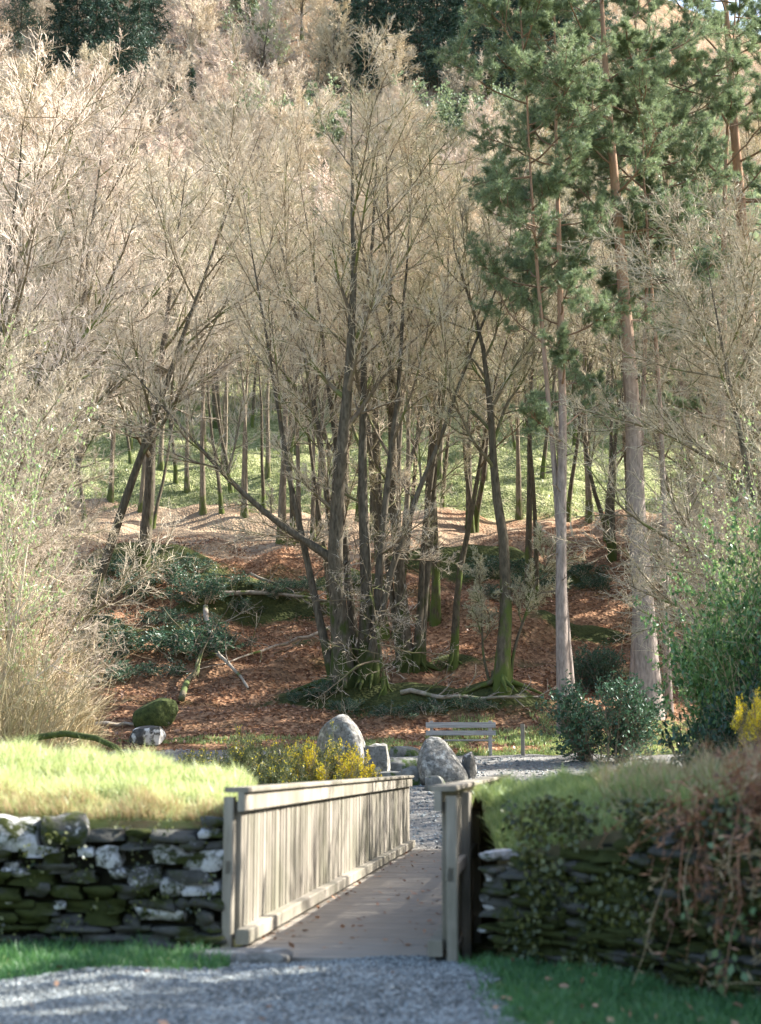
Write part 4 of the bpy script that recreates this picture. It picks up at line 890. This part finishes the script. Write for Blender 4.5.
log('fallen_branch', [(180,705,.15),(200,668,.3),(210,640,.6)], .11, 'limb', 'dark broken stump limb leaning against the forked branch', twigs=5, seed=3)
log('fallen_branch', [(330,640,.4),(280,652,.25),(225,668,.15)], .07, 'deadwood', 'thin fallen branch slanting down left from the central tree', twigs=6, seed=4)
log('fallen_branch', [(88,730,.15),(130,728,.12),(170,728,.1)], .07, 'deadwood', 'low fallen branch lying behind the mossy boulder', seed=5)
log('fallen_branch', [(400,700,.2),(450,712,.3),(540,705,.2)], .08, 'deadwood', 'twiggy fallen branch lying on the bank above the bench', twigs=12, seed=6)
log('fallen_branch', [(250,590,.5),(290,600,.3),(310,612,.2)], .06, 'deadwood', 'short pale fallen branch under the thick terrace trunk', twigs=4, seed=7)

# ------------------------------------------------------------------ unseen trees right of frame that shade the track, several added for shade alone
place(h, None, 0, 11.6, 'tall dense evergreen beside the track beyond the right frame edge', 'shrub', x=8.2, rz=1, sc=(2.3,2.3,4.2), copy=True)
place(h, None, 0, 8.8, 'dense evergreen nearer the camera beyond the right frame edge', 'shrub', x=8.0, rz=3, sc=(2.3,2.3,4.0), copy=True)
place(PD, None, 0, 17.5, 'bare tree beyond the right frame edge throwing dappled shade on the bridge', 'bare tree', x=8.6, rz=3, sc=.70, copy=True)

place(PD, None, 0, 19.6, 'unseen bare tree added beyond the right frame edge for more dapple on the bridge', 'bare tree', x=9.4, rz=5, sc=.72, copy=True)  # extra unseen tree, added for dapples on the parapet boards
place(h, None, 0, 10.2, 'unseen narrow evergreen added beyond the right frame edge to close the sun gap between the two dense ones', 'shrub', x=9.2, rz=5, sc=(2,2,4.1), copy=True)  # unseen, put in to stop sun streaks on the gravel
place(PD, None, 0, 22.5, 'second unseen bare tree added beyond the right frame edge to dapple the bridge', 'bare tree', x=8.8, rz=1, sc=.72, copy=True)  # another unseen tree added to dapple the far boards
place(b, None, 0, 18.2, 'unseen green shrub stretched tall beyond the right frame edge to dapple the parapet', 'shrub', x=8.9, rz=2, sc=(.8,.8,2.0), copy=True)  # unseen shrub drawn out in height to break up the parapet's sunlight
place(b, None, 0, 21.6, 'second unseen green shrub stretched tall beyond the right frame edge to dapple the parapet', 'shrub', x=9.3, rz=4, sc=(.8,.8,2.1), copy=True)  # same unseen stretched shrub, for the far half of the parapet
place(b, None, 0, 24.4, 'tall green shrub beyond the right frame edge near the far path', 'shrub', x=9.6, rz=1, sc=(.8,.8,1.9), copy=True)
for i, (x, d) in enumerate(((20,46),(24,51),(23,57),(28,62),(18,41),(31,55))):  # off-frame pines put in to throw shade on the leaf slope
    place(p2 if i % 2 else p3, None, 0, d, 'unseen pine added beyond the right frame edge to shade the leaf slope', 'pine', 'pines beyond the right frame edge', x=x, rz=i, sc=.95, copy=True)
rg = np.random.default_rng(77); n = 1500; x = rg.uniform(-4,4,n); y = rg.uniform(7,10.2,n); k = (y < LWy(x)-.1) & (y < RWy(x)-.1) & (rg.random(n) < np.where(in_front(x,y), .04, .3)); x, y = x[k], y[k]; n = len(x)
C = np.stack([x, y, terr(x,y)+.03], 1); D = rdir(n, rg); D[:,2] = np.abs(D[:,2])*.4; D = nrm(D); L = rg.uniform(.03,.07,n); V, F = quads(C, D, nrm(rdir(n, rg)*.6+np.array([0,0,1])), L, L*.7)
tag(mk('fallen_leaves', V, F, 'deadleaf'), 'scattered brown leaves on the near grass and gravel', kind='stuff')
n = 260; t = rg.uniform(0,12,n); w_ = rg.beta(.5,.5,n)*1.3+.08; C = np.array([-1.0,10.4,.012])+BD*t[:,None]+BR*w_[:,None]; D = rdir(n, rg); D[:,2] = np.abs(D[:,2])*.3; D = nrm(D); L = rg.uniform(.03,.07,n); V, F = quads(C, D, nrm(rdir(n, rg)*.5+np.array([0,0,1])), L, L*.7)
tag(mk('fallen_leaves', V, F, 'deadleaf'), 'few brown leaves lying on the bridge deck', kind='stuff')
for i, (x, d, sc_) in enumerate(((18.5,53,1.4),(22,66,1.8))):  # unseen evergreens added as shade casters, spaced to leave sun streaks
    place(far_bush, None, 0, d, 'unseen tall evergreen added beyond the right frame edge to shade the slope', 'evergreen tree', 'evergreens beyond the right frame edge', x=x, rz=i*1.3, sc=(sc_*.8,sc_*.8,sc_), copy=True)
# undergrowth on the hill
C = scatter(-85, 85, 98, 262, 150000, lambda x,y: np.abs(x) < y*.34, rg)
blades('undergrowth', C, 1.7, .06, 'undergrowth', 'tan brushwood covering the hillside between the trees', 12, .45)
# ------------------------------------------------------------------ camera, light, world
cam = bpy.data.cameras.new('camera'); co = bpy.data.objects.new('camera', cam); COL.objects.link(co); scn.camera = co
co.location = (0,0,CZ); co.rotation_euler = (math.pi/2+PITCH, 0, 0)
cam.sensor_fit = 'VERTICAL'; cam.sensor_height = 56; cam.sensor_width = 41.6; cam.lens = 56*F_/H_; cam.clip_end = 1500; cam.clip_start = .1
cam.dof.use_dof = True; cam.dof.focus_distance = 46; cam.dof.aperture_fstop = 3.0
sun = bpy.data.lights.new('sun', 'SUN'); so = bpy.data.objects.new('sun', sun); COL.objects.link(so)
sun.energy = 5.0; sun.angle = R_(.5); sun.color = (1,.95,.86); so.rotation_euler = S.to_track_quat('Z','Y').to_euler(); so.location = (20,10,30)
w = bpy.data.worlds.new('World'); scn.world = w; w.use_nodes = True; nt = w.node_tree
bg = nt.nodes['Background']; sky = nt.nodes.new('ShaderNodeTexSky'); sky.sky_type = 'NISHITA'; sky.sun_disc = False
sky.sun_elevation = SUN_EL; sky.sun_rotation = SUN_AZ; sky.air_density = 1.2; sky.dust_density = 2.5; sky.ozone_density = 1
nt.links.new(sky.outputs[0], bg.inputs[0]); bg.inputs[1].default_value = .11
scn.view_settings.view_transform = 'Standard'; scn.view_settings.look = 'None'; scn.view_settings.exposure = 2.0; scn.view_settings.gamma = 1
scn.cycles.max_bounces = 6; scn.cycles.diffuse_bounces = 4; scn.cycles.transmission_bounces = 4; scn.cycles.use_denoising = True
scn.cycles.sample_clamp_indirect = 6
